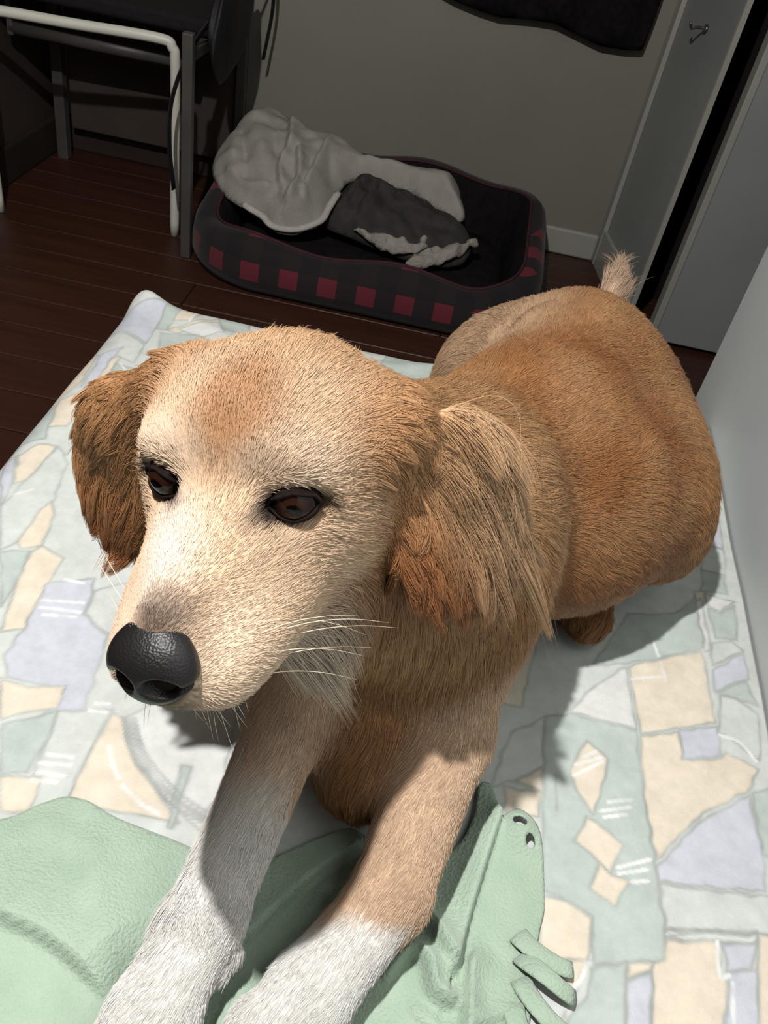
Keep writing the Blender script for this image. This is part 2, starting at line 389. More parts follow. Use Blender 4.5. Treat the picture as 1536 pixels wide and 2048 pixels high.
# sheet: grid in sheet coordinates, folded down over the edges; the print is painted per vertex from its outlines
def sheet():
    xs = np.concatenate([np.arange(-0.59, -0.50, 0.004), np.arange(-0.50, 0.4481, 0.002)])
    ys = np.concatenate([np.arange(-0.55, 0.10, 0.012), np.arange(0.10, 1.20, 0.002), np.arange(1.20, 1.36, 0.004)])
    X, Y = np.meshgrid(xs, ys, indexing='ij'); P = np.stack([X.ravel(), Y.ravel()], 1); nx, ny = X.shape
    r = 0.042; ix0, iy1 = BX0 + r, BY1 - r
    cx = np.maximum(P[:, 0], ix0); cy = np.minimum(P[:, 1], iy1); dx = P[:, 0] - cx; dy = P[:, 1] - cy
    e = np.sqrt(dx ** 2 + dy ** 2) + 1e-9; ux, uy = dx / e, dy / e
    a = np.minimum(e / r, math.pi / 2); hor = r * np.sin(a); dwn = r * (1 - np.cos(a)) + np.maximum(e - r * math.pi / 2, 0)
    P3 = np.stack([P[:, 0], P[:, 1], np.zeros(len(P))], 1)
    wav = 0.010 * vnoise(P3, 14, 21) * np.clip((e - 0.05) / 0.08, 0, 1)
    V = np.stack([cx + ux * (hor + wav), cy + uy * (hor + wav), BZ - dwn], 1)
    top = (e < 1e-6)
    V[:, 2] += (0.0022 * vnoise(P3, 7, 22) + 0.0010 * vnoise(P3 * [1, 0.6, 1], 22, 23))
    # a tucked-up fold at the far left corner
    V[:, 2] += 0.020 * np.exp(-(((P[:, 0] + 0.42) / 0.035) ** 2 + ((P[:, 1] - 1.135) / 0.03) ** 2))
    V[:, 2] += 0.006 * np.exp(-((P[:, 1] - 1.10 - 0.05 * np.sin(P[:, 0] * 9)) / 0.02) ** 2) * (P[:, 0] < 0.2)
    # the right edge runs along the wall, which is not quite square to the bed
    shear = np.clip((P[:, 0] - 0.20) / 0.24, 0, 1) * np.maximum(1.15 - P[:, 1], 0) * 0.055; V[:, 0] -= shear
    # --- print
    pal = {'g': lin(212, 217, 211), 'G': lin(192, 203, 196), 'C': lin(231, 220, 200), 'L': lin(206, 210, 218), 'W': lin(224, 226, 221)}
    line = np.array(lin(160, 166, 161)); c = np.tile(np.array(pal['g']), (len(P), 1)); r2 = random.Random(5)
    Q2 = np.c_[P[:, 0] - shear, P[:, 1]] * 1000
    def paint(col, poly, lw=1.6):
        poly = np.asarray(poly, float); lo_, hi_ = poly.min(0) - 8, poly.max(0) + 8
        k = np.where(((Q2 >= lo_) & (Q2 <= hi_)).all(1))[0]
        if not len(k): return
        q = Q2[k] + 1.6 * np.stack([vnoise(P3[k], 90, 31), vnoise(P3[k], 90, 32)], 1)
        ins = inside_poly(q, poly); d, _, sd_ = seg_dist(q, poly, True); d = np.where(ins, d, -d)
        f = np.clip(d + 0.5, 0, 1); c[k] += (np.array(col) - c[k]) * f[:, None]
        lf = np.exp(-(d / lw) ** 2) * (0.75 + 0.35 * vnoise(P3[k], 60, 33)); c[k] += (line - c[k]) * np.clip(0.8 * lf, 0, 0.8)[:, None]
    # loose patches everywhere the photograph does not show, then the traced ones
    for _ in range(150):
        x, y = r2.uniform(-600, 440), r2.uniform(-500, 1340)
        if (-430 < x < -60 and 250 < y < 1080) or (x > 170 and 150 < y < 720): continue
        w, h = r2.uniform(30, 85), r2.uniform(30, 90); t = r2.uniform(-0.5, 0.5)
        sh = [(-w, -h), (w, -h * r2.uniform(0.5, 1.1)), (w * r2.uniform(0.5, 1.2), h), (-w * r2.uniform(0.4, 1.1), h * r2.uniform(0.6, 1.1))]
        if r2.random() < 0.2: sh = sh[:3]
        paint(pal[r2.choice('gGCLWGC')], [(x + a_ * math.cos(t) - b_ * math.sin(t), y + a_ * math.sin(t) + b_ * math.cos(t)) for a_, b_ in sh])
    for k, poly in PATCHES: paint(pal[k], poly)
    def stroke(col, path, w, f):
        path = smooth_path([(x, y, 0) for x, y in path], 14)[:, :2] if len(path) > 2 else np.array(path, float)
        k = np.where(((Q2 >= path.min(0) - 9) & (Q2 <= path.max(0) + 9)).all(1))[0]
        if len(k):
            d = seg_dist(Q2[k], path)[0]; m_ = np.clip((w * 0.5 - d) / 1.2 + 0.5, 0, 1) * (0.8 + 0.4 * vnoise(P3[k], 80, 35)); c[k] += (np.array(col) - c[k]) * np.clip(m_ * f, 0, 1)[:, None]
    for path in LINES: stroke(line, path, 3.2, 0.7)
    for w, path in STROKES: stroke(lin(238, 240, 236), path, w, 0.95)
    ii, jj = np.meshgrid(np.arange(nx - 1), np.arange(ny - 1), indexing='ij'); a = (ii * ny + jj).ravel()
    me = np_mesh('bed_sheet', V, np.stack([a, a + ny, a + ny + 1, a + 1], 1)); set_color(me, 'print', c)
    m = mat_attr('printed_cotton', 'print', rough=0.85, bump=0.25, bscale=900, spec=0.15, mottle=0.13, mscale=45)
    o = link('bed_sheet', me, m); s = o.modifiers.new('thickness', 'SOLIDIFY'); s.thickness = 0.0015; s.offset = -1
    tag(o, 'pale bed sheet printed with sage, cream and lilac patchwork shapes', 'bed sheet')
sheet()

# ------------------------------------------------------------------ green fleece blanket under the front paws
GB = np.array([(-330, 250), (-280, 280), (-233, 304), (-211, 324), (-189, 336), (-145, 325), (-91, 317), (-60, 305), (-36, 317), (-2, 341), (27, 358), (45, 345), (62, 330), (109, 358), (125, 388), (130, 424), (141, 426), (146, 395), (152, 400), (167, 409), (184, 386), (187, 334), (182, 306), (176, 250), (170, 180), (160, 60), (60, -60), (-330, -60)], float) / 1000
def fold(P, path, w, h, w2=0.0028):
    d, _, s = seg_dist(P, smooth_path([(x, y, 0) for x, y in np.array(path) / 1000], 20)[:, :2]); d = d * s
    return h * np.where(d > 0, np.exp(-(d / w) ** 1.3), np.exp(-(d / w2) ** 2))
def green_h(P, de):
    P3 = np.c_[P, np.zeros(len(P))]
    h = 0.0035 + 0.0035 * vnoise(P3, 16, 41) * np.clip(de / 0.03, 0, 1) + 0.0015 * vnoise(P3, 45, 42)
    away = np.clip((np.minimum(np.hypot(P[:, 0] - 0.03, P[:, 1] - 0.24), np.hypot(P[:, 0] + 0.07, P[:, 1] - 0.2)) - 0.035) / 0.03, 0, 1)
    f = fold(P, [(-260, 252), (-199, 239), (-160, 230), (-114, 208), (-69, 180), (-40, 140)], 0.05, 0.022)
    f += fold(P, [(-161, 300), (-140, 265), (-120, 235), (-105, 212)], 0.03, 0.006, 0.012)
    f += fold(P, [(118, 270), (126, 310), (134, 345), (146, 395)], 0.018, 0.018)
    f += fold(P, [(131, 275), (130, 240), (131, 200), (135, 150)], 0.012, 0.014)
    f += fold(P, [(70, 255), (84, 272), (97, 268), (104, 250), (116, 246)], 0.010, 0.022)
    f += fold(P, [(92, 300), (102, 292), (112, 275)], 0.010, 0.018)
    f += fold(P, [(-30, 260), (-12, 290), (10, 318), (35, 345)], 0.02, 0.012)
    f += fold(P, [(20, 300), (36, 312), (55, 330)], 0.016, 0.016)
    f += fold(P, [(95, 235), (120, 228), (160, 250)], 0.008, 0.006)
    f += 0.014 * np.exp(-((P[:, 0] - 0.166) ** 2 + (P[:, 1] - 0.388) ** 2) / 0.016 ** 2)
    return np.maximum(h * np.clip(0.4 + away, 0, 1) + f * away, 0.0025)
m_green = mat_noise('green_fleece', lin(170, 192, 170), lin(182, 202, 181), 30, 0.95, 0.5, 420, 0.1, 6.0, 0.3)
gb = empty('fleece_blanket', (0, 0.2, BZ))
holes = [((0.164, 0.394), 0.0065), ((0.174, 0.379), 0.005)]
o, _, _ = cloth('blanket_cloth', closed_smooth(GB), 0.0024, green_h, lambda P, h: np.c_[P[:, 0], P[:, 1] - 0.2, h + 0.0012], m_green, gb, 0.0022, holes)
for x, y, a, L_ in ((0.172, 0.296, -0.9, 0.045), (0.174, 0.280, -1.0, 0.045), (0.172, 0.263, -1.2, 0.05), (0.164, 0.245, -1.5, 0.055)):
    t = np.linspace(0, 1, 9); px = x - math.cos(a) * 0.01 + np.cos(a + 0.5 * t) * L_ * t; py = y - math.sin(a) * 0.01 + np.sin(a + 0.5 * t) * L_ * t - 0.2; pz = 0.007 + 0.012 * np.sin(t * math.pi) * (0.6 + 0.4 * math.cos(x * 900))
    tube('fringe_strip', np.c_[px, py, pz], 0.0085 * (1 - 0.25 * t), m_green, gb, ns=10, flat=0.28, up=(0, 0, 1))
tag(gb, 'light green fleece blanket with tied fringe under the front paws', 'blanket')

# ------------------------------------------------------------------ dog basket by the back wall
bk = empty('dog_basket', (-0.175, 2.145, 0))
def ring(hx, hy, rc, n):
    pts = []
    seg = [(hx - rc, hy - rc, 0), (-(hx - rc), hy - rc, 90), (-(hx - rc), -(hy - rc), 180), (hx - rc, -(hy - rc), 270)]
    for cx, cy, a0 in seg:
        for t in np.linspace(0, 90, n // 4): a = math.radians(a0 + t); pts.append((cx + rc * math.cos(a), cy + rc * math.sin(a), math.cos(a), math.sin(a)))
    return np.array(pts)
RG = ring(0.435, 0.315, 0.21, 64); M_ = len(RG); dense = []
for i in range(M_):
    a, b_ = RG[i], RG[(i + 1) % M_]; L_ = np.hypot(*(b_[:2] - a[:2])); k = max(1, int(L_ / 0.02))
    for t in range(k): dense.append(a + (b_ - a) * t / k)
RG = np.array(dense); arc = np.r_[0, np.cumsum(np.hypot(*np.diff(RG[:, :2], axis=0).T))]
prof = np.array([(-0.02, 0.0), (0.0, 0.04), (0.008, 0.25), (0.008, 0.5), (0.002, 0.75), (-0.010, 0.92), (-0.030, 1.0), (-0.052, 0.97), (-0.070, 0.82), (-0.080, 0.55), (-0.086, 0.25), (-0.09, 0.05)])
def rim_h(y, x=0): return 0.115 + 0.075 * np.clip((y + 0.20) / 0.35, 0, 1) + 0.012 * np.sin(x * 17)
V, F, UV = [], [], []
for i, (x, y, nx_, ny_) in enumerate(RG):
    h = rim_h(y, x); pv = 0
    for j, (o_, hf) in enumerate(prof):
        V.append((x + nx_ * o_, y + ny_ * o_, max(0.002, hf * h))); UV.append((arc[i], hf * h if j < 7 else (2 * h - hf * h)))
K = len(prof); R_ = len(RG)
for i in range(R_):
    for j in range(7): F.append((i * K + j, ((i + 1) % R_) * K + j, ((i + 1) % R_) * K + j + 1, i * K + j + 1))
FI = [(i * 5 + j, ((i + 1) % R_) * 5 + j, ((i + 1) % R_) * 5 + j + 1, i * 5 + j + 1) for i in range(R_) for j in range(4)]
VI = [V[i * K + 7 + j] for i in range(R_) for j in range(5)]
me = mesh('bolster', V, F); a = me.attributes.new('cloth_uv', 'FLOAT_VECTOR', 'POINT'); a.data.foreach_set('vector', np.c_[np.array(UV), np.zeros(len(UV))].astype(np.float32).ravel())
m_plaid, nt, b = new_mat('buffalo_plaid'); N = nt.nodes; Lk = nt.links
at = N.new('ShaderNodeAttribute'); at.attribute_name = 'cloth_uv'; sx = N.new('ShaderNodeSeparateXYZ'); Lk.new(at.outputs['Vector'], sx.inputs[0])
def stripe(sock, off):
    m1 = N.new('ShaderNodeMath'); m1.operation = 'MULTIPLY_ADD'; m1.inputs[1].default_value = 1 / 0.092; m1.inputs[2].default_value = off; Lk.new(sock, m1.inputs[0])
    m2 = N.new('ShaderNodeMath'); m2.operation = 'FRACT'; Lk.new(m1.outputs[0], m2.inputs[0])
    m3 = N.new('ShaderNodeMath'); m3.operation = 'GREATER_THAN'; m3.inputs[1].default_value = 0.52; Lk.new(m2.outputs[0], m3.inputs[0]); return m3.outputs[0]
ad = N.new('ShaderNodeMath'); ad.operation = 'ADD'; Lk.new(stripe(sx.outputs[0], 0.1), ad.inputs[0]); Lk.new(stripe(sx.outputs[1], 0.15), ad.inputs[1])
hf = N.new('ShaderNodeMath'); hf.operation = 'MULTIPLY'; hf.inputs[1].default_value = 0.5; Lk.new(ad.outputs[0], hf.inputs[0])
cr = N.new('ShaderNodeValToRGB'); cr.color_ramp.interpolation = 'CONSTANT'; E_ = cr.color_ramp.elements
E_[0].color = (*lin(18, 14, 15), 1); E_[1].position = 0.75; E_[1].color = (*lin(100, 28, 40), 1); q = E_.new(0.25); q.color = (*lin(30, 19, 22), 1)
Lk.new(hf.outputs[0], cr.inputs[0]); Lk.new(cr.outputs[0], b.inputs['Base Color']); b.inputs['Roughness'].default_value = 0.9; b.inputs['Sheen Weight'].default_value = 0.1
bo = link('bolster', me, m_plaid, bk)
m_black = mat_noise('black_plush', lin(20, 18, 20), lin(30, 26, 28), 40, 0.95, 0.4, 120, 0.1)
link('inner_lining', mesh('inner_lining', VI, FI), m_black, bk)
m_pipe = mat_noise('dark_piping', lin(58, 30, 36), lin(70, 36, 42), 60, 0.8)
i0 = np.array([V[i * K + 7] for i in range(R_)] + [V[7], V[K + 7]])
tube('piping', i0 + [0, 0, 0.002], 0.004, m_pipe, bk, ns=6, cap=False)
# base cushion, slightly domed
cv, cf = [], []; inn = RG[:, :2] - RG[:, 2:4] * 0.085
for k, sc in enumerate((1.0, 0.985, 0.93, 0.75, 0.5, 0.25, 0.02)):
    for x, y in inn * sc: cv.append((x, y, (0.005, 0.035, 0.055, 0.060, 0.056, 0.052, 0.05)[k]))
for k in range(6):
    for i in range(R_): cf.append((k * R_ + i, k * R_ + (i + 1) % R_, (k + 1) * R_ + (i + 1) % R_, (k + 1) * R_ + i))
link('base_cushion', mesh('base_cushion', cv, cf), m_black, bk)
tag(bk, 'red and black plaid dog basket with padded rim against the back wall', 'dog bed')

def plane_cloth(name, mmpoly, O, ey, res, hfun, mat, parent, loc, thick=0.006, n=4):
    O = np.array(O); ey = np.array(ey); ex = np.array([1.0, 0, 0]); nn = np.cross(ex, ey)
    def to3(P, h): return O + P[:, :1] * ex + P[:, 1:] * ey + h[:, None] * nn - np.array(loc)
    return cloth(name, closed_smooth(np.array(mmpoly, float) / 1000, n), res, hfun, to3, mat, parent, thick)[0]
# off-white blanket thrown over the basket
lb = empty('throw_blanket', (-0.35, 2.2, 0.10))
def hl(P, de):
    P3 = np.c_[P, np.zeros(len(P))]; q = np.c_[P[:, 0] * 1.0 + P[:, 1] * 0.35, P[:, 1] * 0.35, P[:, 0] * 0]
    h = 0.05 * (1 - np.exp(-de / 0.03)) + 0.022 * np.abs(vnoise(q, 14, 51)) * np.clip(de / 0.05, 0, 1) + 0.008 * vnoise(P3, 30, 52)
    for pth, w, hh in (([(-90, 330), (-70, 230), (-75, 150), (-60, 90)], 0.025, 0.030), ([(-40, 200), (-20, 110), (-30, 40)], 0.02, 0.028), ([(20, 300), (10, 180), (0, 80)], 0.02, 0.022), ([(-200, 120), (-140, 75), (-90, 70)], 0.02, 0.016)):
        h = h + fold(P, pth, w, hh, 0.007) * np.clip(de / 0.03, 0, 1)
    return h
m_thr = mat_noise('off_white_fleece', lin(150, 146, 138), lin(162, 158, 149), 25, 0.95, 0.4, 200, 0.1)
m_edge = mat_noise('white_sherpa_edge', lin(176, 172, 164), lin(190, 186, 178), 60, 0.95, 0.6, 140, 0.1)
plane_cloth('blanket_cloth', [(-256, 152), (-256, 236), (-239, 316), (-216, 384), (-162, 414), (-76, 372), (-5, 361), (52, 349), (114, 309), (181, 311), (249, 309), (317, 305), (363, 290), (386, 222), (402, 169), (374, 155), (282, 200), (211, 225), (148, 239), (111, 228), (76, 174), (62, 89), (54, 42), (1, -3), (-55, -8), (-87, 18), (-123, 33), (-195, 65)], (-0.357, 2.0, 0.095), (0.0, 0.9246, 0.381), 0.006, hl, m_thr, lb, (-0.35, 2.2, 0.10))
_e = np.array([(-140, 45), (-123, 36), (-87, 20), (-55, -4), (1, 2), (50, 45), (60, 89), (72, 150)], float) / 1000; _ey = np.array([0.0, 0.9246, 0.381]); _n = np.cross((1.0, 0, 0), _ey)
tube('white_edge', smooth_path([np.array((-0.357, 2.0, 0.095)) + a_ * np.array((1.0, 0, 0)) + b_ * _ey + 0.012 * _n - np.array((-0.35, 2.2, 0.10)) for a_, b_ in _e], 40), 0.011, m_edge, lb, ns=8, flat=0.7)
tag(lb, 'crumpled off-white blanket thrown over the back of the plaid dog basket', 'blanket')
# dark grey blanket with white fluffy lining, bunched in the basket
gg = empty('grey_blanket', (-0.1, 2.12, 0.06))
def hg(P, de):
    P3 = np.c_[P, np.zeros(len(P))]; q = np.c_[P[:, 0] + P[:, 1], P[:, 1] * 0.5 - P[:, 0] * 0.3, P[:, 0] * 0]
    h = 0.035 * (1 - np.exp(-de / 0.025)) + 0.022 * np.abs(vnoise(q, 20, 61)) * np.clip(de / 0.04, 0, 1)
    h = h + fold(P, [(-150, 130), (-120, 200), (-85, 215), (-70, 180), (-100, 120)], 0.018, 0.022, 0.008) + fold(P, [(-20, 170), (40, 150), (100, 130)], 0.025, 0.02, 0.01)
    return h
m_grey = mat_noise('charcoal_fleece', lin(52, 49, 49), lin(68, 65, 63), 30, 0.95, 0.4, 160, 0.1)
m_sher = mat_noise('white_sherpa', lin(146, 140, 131), lin(160, 154, 145), 60, 0.95, 0.8, 140, 0.1)
GO, GE = (-0.114, 2.02, 0.0649), (0.0, 0.9065, 0.4222)
plane_cloth('blanket_cloth', [(-190, 72), (-182, 153), (-163, 220), (-138, 259), (-76, 255), (36, 230), (130, 189), (169, 157), (192, 104), (179, 49), (138, 22), (75, 12), (-5, 23), (-113, 48)], GO, GE, 0.006, hg, m_grey, gg, (-0.1, 2.12, 0.06))
def hs(P, de): return 0.022 + 0.022 * (1 - np.exp(-de / 0.012)) + 0.010 * vnoise(np.c_[P, P[:, 0] * 0], 60, 66)
for pl in ([(-108, 56), (-37, 59), (53, 61), (82, 47), (23, 13), (-43, 21), (-78, 36)], [(34, -12), (60, 25), (106, 59), (179, 91), (166, 46), (115, 5), (74, -16)], [(49, 72), (100, 94), (93, 72), (62, 50)], [(171, 98), (195, 113), (205, 90), (180, 80)]):
    plane_cloth('white_lining', pl, GO, GE, 0.004, hs, m_sher, gg, (-0.1, 2.12, 0.06), 0.004)
tag(gg, 'bunched charcoal blanket showing its white fluffy lining inside the dog basket', 'blanket')

# ------------------------------------------------------------------ chair at the left, black bag and strap hanging on it
m_tubew = mat_noise('white_steel_tube', lin(205, 203, 190), lin(214, 212, 200), 12, 0.4, 0, 1, 0.4)
m_post = mat_noise('grey_steel_post', lin(66, 63, 60), lin(78, 74, 70), 12, 0.45, 0, 1, 0.4)
m_seat = mat_noise('black_seat_fabric', lin(17, 15, 16), lin(25, 23, 23), 60, 0.85, 0.3, 300)
m_addpan = mat_noise('added_dark_brown', lin(58, 50, 44), lin(68, 59, 52), 8, 0.7)
CX, CY = -0.86, 2.18
ch = empty('metal_chair', (CX, CY, 0))
fr = np.array([(-1.10, 1.975, 0.0), (-1.10, 1.975, 0.20), (-1.10, 1.975, 0.40), (-1.094, 1.976, 0.437), (-1.065, 1.981, 0.452), (-0.90, 2.01, 0.452), (-0.715, 2.044, 0.452), (-0.684, 2.05, 0.437), (-0.678, 2.051, 0.40), (-0.678, 2.051, 0.20), (-0.678, 2.051, 0.0)]) - [CX, CY, 0]
tube('front_frame', smooth_path(fr, 60), 0.0115, m_tubew, ch, ns=12)
tube('lower_rail', np.array([(-1.14, 2.21, 0.365), (-0.70, 2.23, 0.365)]) - [CX, CY, 0], 0.017, m_post, ch, ns=10)
box('rail_bracket', (-0.705 - CX, 2.215 - CY, 0.35), (-0.69 - CX, 2.245 - CY, 0.47), m_post, ch, bev=0.003)
box('rail_bracket', (-1.145 - CX, 2.195 - CY, 0.35), (-1.13 - CX, 2.225 - CY, 0.47), m_post, ch, bev=0.003)
for y_, top in ((1.945, 0.50), (2.40, 0.80)): box('post', (-0.626 - CX, y_ - 0.011 - CY, 0), (-0.602 - CX, y_ + 0.011 - CY, top), m_post, ch, bev=0.003)
box('leg', (-1.13 - CX, 2.38 - CY, 0), (-1.10 - CX, 2.41 - CY, 0.47), m_post, ch, bev=0.003)
box('seat', (-1.13 - CX, 2.065 - CY, 0.466), (-0.60 - CX, 2.42 - CY, 0.505), m_seat, ch, bev=0.012, seg=3)
box('added_dark_panel', (-1.10 - CX, 2.418 - CY, 0.08), (-0.605 - CX, 2.432 - CY, 0.466), m_addpan, ch, bev=0.004)  # added dark sheet, stands in for the shade under the seat
box('side_rail', (-0.628 - CX, 1.95 - CY, 0.44), (-0.606 - CX, 2.40 - CY, 0.464), m_post, ch, bev=0.003)
tag(ch, 'metal chair with white tubular front frame and black seat in the corner', 'chair')
bg = empty('black_bag', (-0.575, 2.15, 0.42))
def bag_mesh():
    nu, nv = 28, 18; V = []; F = []
    for i in range(nv + 1):
        t = i / nv; z = 0.20 * t - 0.02
        wy = 0.16 * math.sin(math.pi * (0.12 + 0.80 * t)) ** 0.6; wx = 0.022 * math.sin(math.pi * (0.05 + 0.85 * t)) ** 0.7 + 0.002
        for j in range(nu):
            a = 2 * math.pi * j / nu; k = 1 + 0.10 * math.sin(3 * a + 4 * t) + 0.06 * math.sin(7 * a - 3 * t)
            V.append((wx * math.cos(a) * k, wy * math.sin(a) * k, z + 0.02 * math.sin(a) * (1 - t)))
    for i in range(nv):
        for j in range(nu): F.append((i * nu + j, i * nu + (j + 1) % nu, (i + 1) * nu + (j + 1) % nu, (i + 1) * nu + j))
    F.append(tuple(range(nu - 1, -1, -1))); F.append(tuple(nv * nu + j for j in range(nu))); return mesh('bag', V, F)
m_bag = mat_noise('black_nylon', lin(16, 15, 17), lin(26, 24, 26), 40, 0.6, 0.3, 100)
link('bag_body', bag_mesh(), m_bag, bg)
tube('strap', smooth_path([(0.0, -0.10, 0.12), (-0.045, -0.17, 0.04), (-0.075, -0.205, -0.06), (-0.078, -0.212, -0.16), (-0.072, -0.20, -0.26)], 24), 0.010, m_bag, bg, ns=8, flat=0.25, up=(1, 0, 0))
tube('strap', smooth_path([(0.004, 0.10, 0.14), (0.03, 0.20, 0.18), (0.035, 0.24, 0.08), (0.02, 0.235, -0.05)], 20), 0.009, m_bag, bg, ns=8, flat=0.25, up=(1, 0, 0))
tag(bg, 'black bag hanging by its straps on the side of the chair', 'bag')

# ------------------------------------------------------------------ dark coat hanging on the back wall, hook on the side wall
ct = np.array([(-150, 1150), (-160, 900), (-150, 700), (-140, 620), (-136, 591), (-95, 580), (-30, 570), (22, 566), (96, 575), (159, 578), (227, 563), (282, 551), (345, 554), (388, 560), (392, 611), (394, 676), (392, 738), (388, 900), (360, 1100), (300, 1200), (120, 1260), (-60, 1230)], float) / 1000
def hcoat(P, de): return 0.012 + 0.028 * (1 - np.exp(-de / 0.04)) + 0.014 * np.sin(P[:, 0] * 42 + 2 * P[:, 1]) * np.clip(de / 0.03, 0, 1)
m_coat = mat_noise('black_wool', lin(18, 16, 17), lin(28, 25, 26), 60, 0.95, 0.3, 250, 0.1)
ce = empty('hanging_coat', (0.12, 2.46, 0.56))
cloth('coat_cloth', ct, 0.012, hcoat, lambda P, h: np.c_[P[:, 0] - 0.12, -h, P[:, 1] - 0.56], m_coat, ce, 0.008)
tag(ce, 'black coat hanging on the back wall above the dog basket', 'coat')
hk = empty('coat_hook', (0.482, 2.262, 0.66))
m_met = mat_noise('tarnished_metal', lin(96, 90, 84), lin(140, 134, 126), 40, 0.3); m_met.node_tree.nodes['Principled BSDF'].inputs['Metallic'].default_value = 0.9
tube('hook_arm', smooth_path([(0.004, 0, 0), (-0.02, -0.004, 0.0), (-0.034, -0.006, -0.004), (-0.040, -0.006, 0.008)], 14), 0.0032, m_met, hk, ns=8)
tube('hook_plate', [(0.003, 0, 0), (-0.004, 0, 0)], 0.009, m_met, hk, ns=16)
tag(hk, 'small metal hook on the white side wall next to the dark gap', 'hook')
# ------------------------------------------------------------------ the dog: one continuous body grown from blended volumes
HA = np.array([[0.9647, -0.1918, -0.1803], [-0.1806, -0.9806, 0.0764], [0.1914, 0.0411, 0.9806]])   # head axes: dog's left, forward, up
HO = np.array([-0.0721, 0.3177, 0.6908])
def H(x, y, z): return HO + HA @ (np.array([x, y, z], float) / 100)
def HV(x, y, z): v = HA @ np.array([x, y, z], float); return v / np.linalg.norm(v)
PR = []   # (kind, data, k, flow)
def ell(c, r, k=0.02, flow=(0, 1, -0.3), ax=None, region='body'):
    PR.append(('E', (np.asarray(c, float), np.eye(3) if ax is None else np.asarray(ax, float), np.asarray(r, float)), k, np.asarray(flow, float), region))
def cap(a, b, ra, rb, k=0.02, flow=None, region='body'):
    a = np.asarray(a, float); b = np.asarray(b, float)
    PR.append(('C', (a, b, ra, rb), k, (b - a) if flow is None else np.asarray(flow, float), region))
def hell(c, r, k, flow, region='head'): ell(H(*c), np.array(r) / 100, k, HV(*flow), HA, region)
def hcap(a, b, ra, rb, k, flow, region='head'): cap(H(*a), H(*b), ra / 100, rb / 100, k, HV(*flow), region)

# trunk
cap((0.036, 0.565, 0.475), (0.145, 0.69, 0.472), 0.108, 0.106, 0.06, (0.45, 0.8, -0.45))
cap((0.145, 0.69, 0.470), (0.185, 0.84, 0.465), 0.104, 0.105, 0.05, (0.4, 0.8, -0.45))
ell((0.18, 0.87, 0.46), (0.115, 0.11, 0.10), 0.05, (0.2, 0.8, -0.5))
cap((0.03, 0.52, 0.540), (0.17, 0.86, 0.535), 0.042, 0.035, 0.07, (0.4, 0.9, -0.1))
ell((0.195, 0.66, 0.450), (0.075, 0.11, 0.075), 0.05, (0.45, 0.7, -0.6), [[0.75, 0.66, 0], [-0.66, 0.75, 0], [0, 0, 1]])   # flank
ell((0.250, 0.775, 0.440), (0.07, 0.115, 0.095), 0.06, (0.35, 0.2, -0.9), [[0.9, -0.43, 0], [0.43, 0.9, 0], [0, 0, 1]])     # left thigh
ell((0.105, 0.89, 0.435), (0.08, 0.10, 0.085), 0.06, (-0.3, 0.4, -0.8))                                                    # right thigh
ell((0.128, 0.805, 0.562), (0.030, 0.042, 0.022), 0.012, (0.2, 0.8, -0.2))                                                   # hip bone
cap((0.288, 0.72, 0.410), (0.29, 0.82, 0.355), 0.042, 0.03, 0.04)                                                          # left shin
cap((0.285, 0.80, 0.35), (0.235, 0.69, 0.345), 0.026, 0.024, 0.02, (-0.4, -0.9, 0.1))                                      # left hind foot
ell((0.228, 0.655, 0.342), (0.03, 0.045, 0.02), 0.015, (-0.4, -0.9, 0))
cap((0.03, 0.86, 0.37), (0.02, 0.76, 0.345), 0.028, 0.026, 0.02, (0, -1, 0))                                              # right hind foot
# chest and shoulders
ell((0.026, 0.51, 0.455), (0.082, 0.10, 0.11), 0.05, (0, -0.2, -1))
ell((0.028, 0.428, 0.386), (0.054, 0.085, 0.070), 0.030, (0, -0.2, -1))
ell((0.070, 0.50, 0.470), (0.042, 0.075, 0.088), 0.06, (0.1, 0.1, -1))
ell((-0.03, 0.48, 0.485), (0.042, 0.07, 0.095), 0.04, (-0.1, 0, -1))
# fore legs
cap((0.074, 0.470, 0.470), (0.083, 0.405, 0.415), 0.042, 0.036, 0.03, (0, -0.4, -1), 'leg')
cap((0.083, 0.405, 0.415), (0.062, 0.290, 0.376), 0.035, 0.0265, 0.012, (-0.35, -0.9, -0.3), 'leg')
cap((0.062, 0.290, 0.372), (0.024, 0.232, 0.352), 0.026, 0.027, 0.012, (-0.5, -0.8, -0.2), 'leg')
cap((-0.035, 0.455, 0.475), (-0.036, 0.385, 0.425), 0.040, 0.030, 0.03, (0, -0.4, -1), 'leg')
cap((-0.036, 0.385, 0.425), (-0.058, 0.250, 0.376), 0.029, 0.023, 0.012, (-0.15, -0.95, -0.3), 'leg')
cap((-0.058, 0.250, 0.372), (-0.074, 0.200, 0.352), 0.024, 0.027, 0.012, (-0.3, -0.9, -0.2), 'leg')
for cx, cy, dx in ((0.014, 0.214, -0.5), (-0.078, 0.180, -0.25)):
    d = np.array([dx, -0.87, 0]); d /= np.linalg.norm(d); s = np.array([-d[1], d[0], 0])
    ell((cx, cy, 0.352), (0.028, 0.036, 0.022), 0.015, d, np.stack([s, d, (0, 0, 1)], 1), 'leg')
    for t in (-1.5, -0.5, 0.5, 1.5):
        q = np.array([cx, cy, 0.348]) + s * t * 0.0145 + d * (0.030 - 0.004 * abs(t))
        ell(q, (0.0105, 0.019, 0.015), 0.006, d, np.stack([s, d, (0, 0, 1)], 1), 'leg')
cap((-0.036, 0.236, 0.360), (-0.041, 0.222, 0.352), 0.007, 0.005, 0.006, (0, -1, -0.3), 'leg')                             # dewclaw
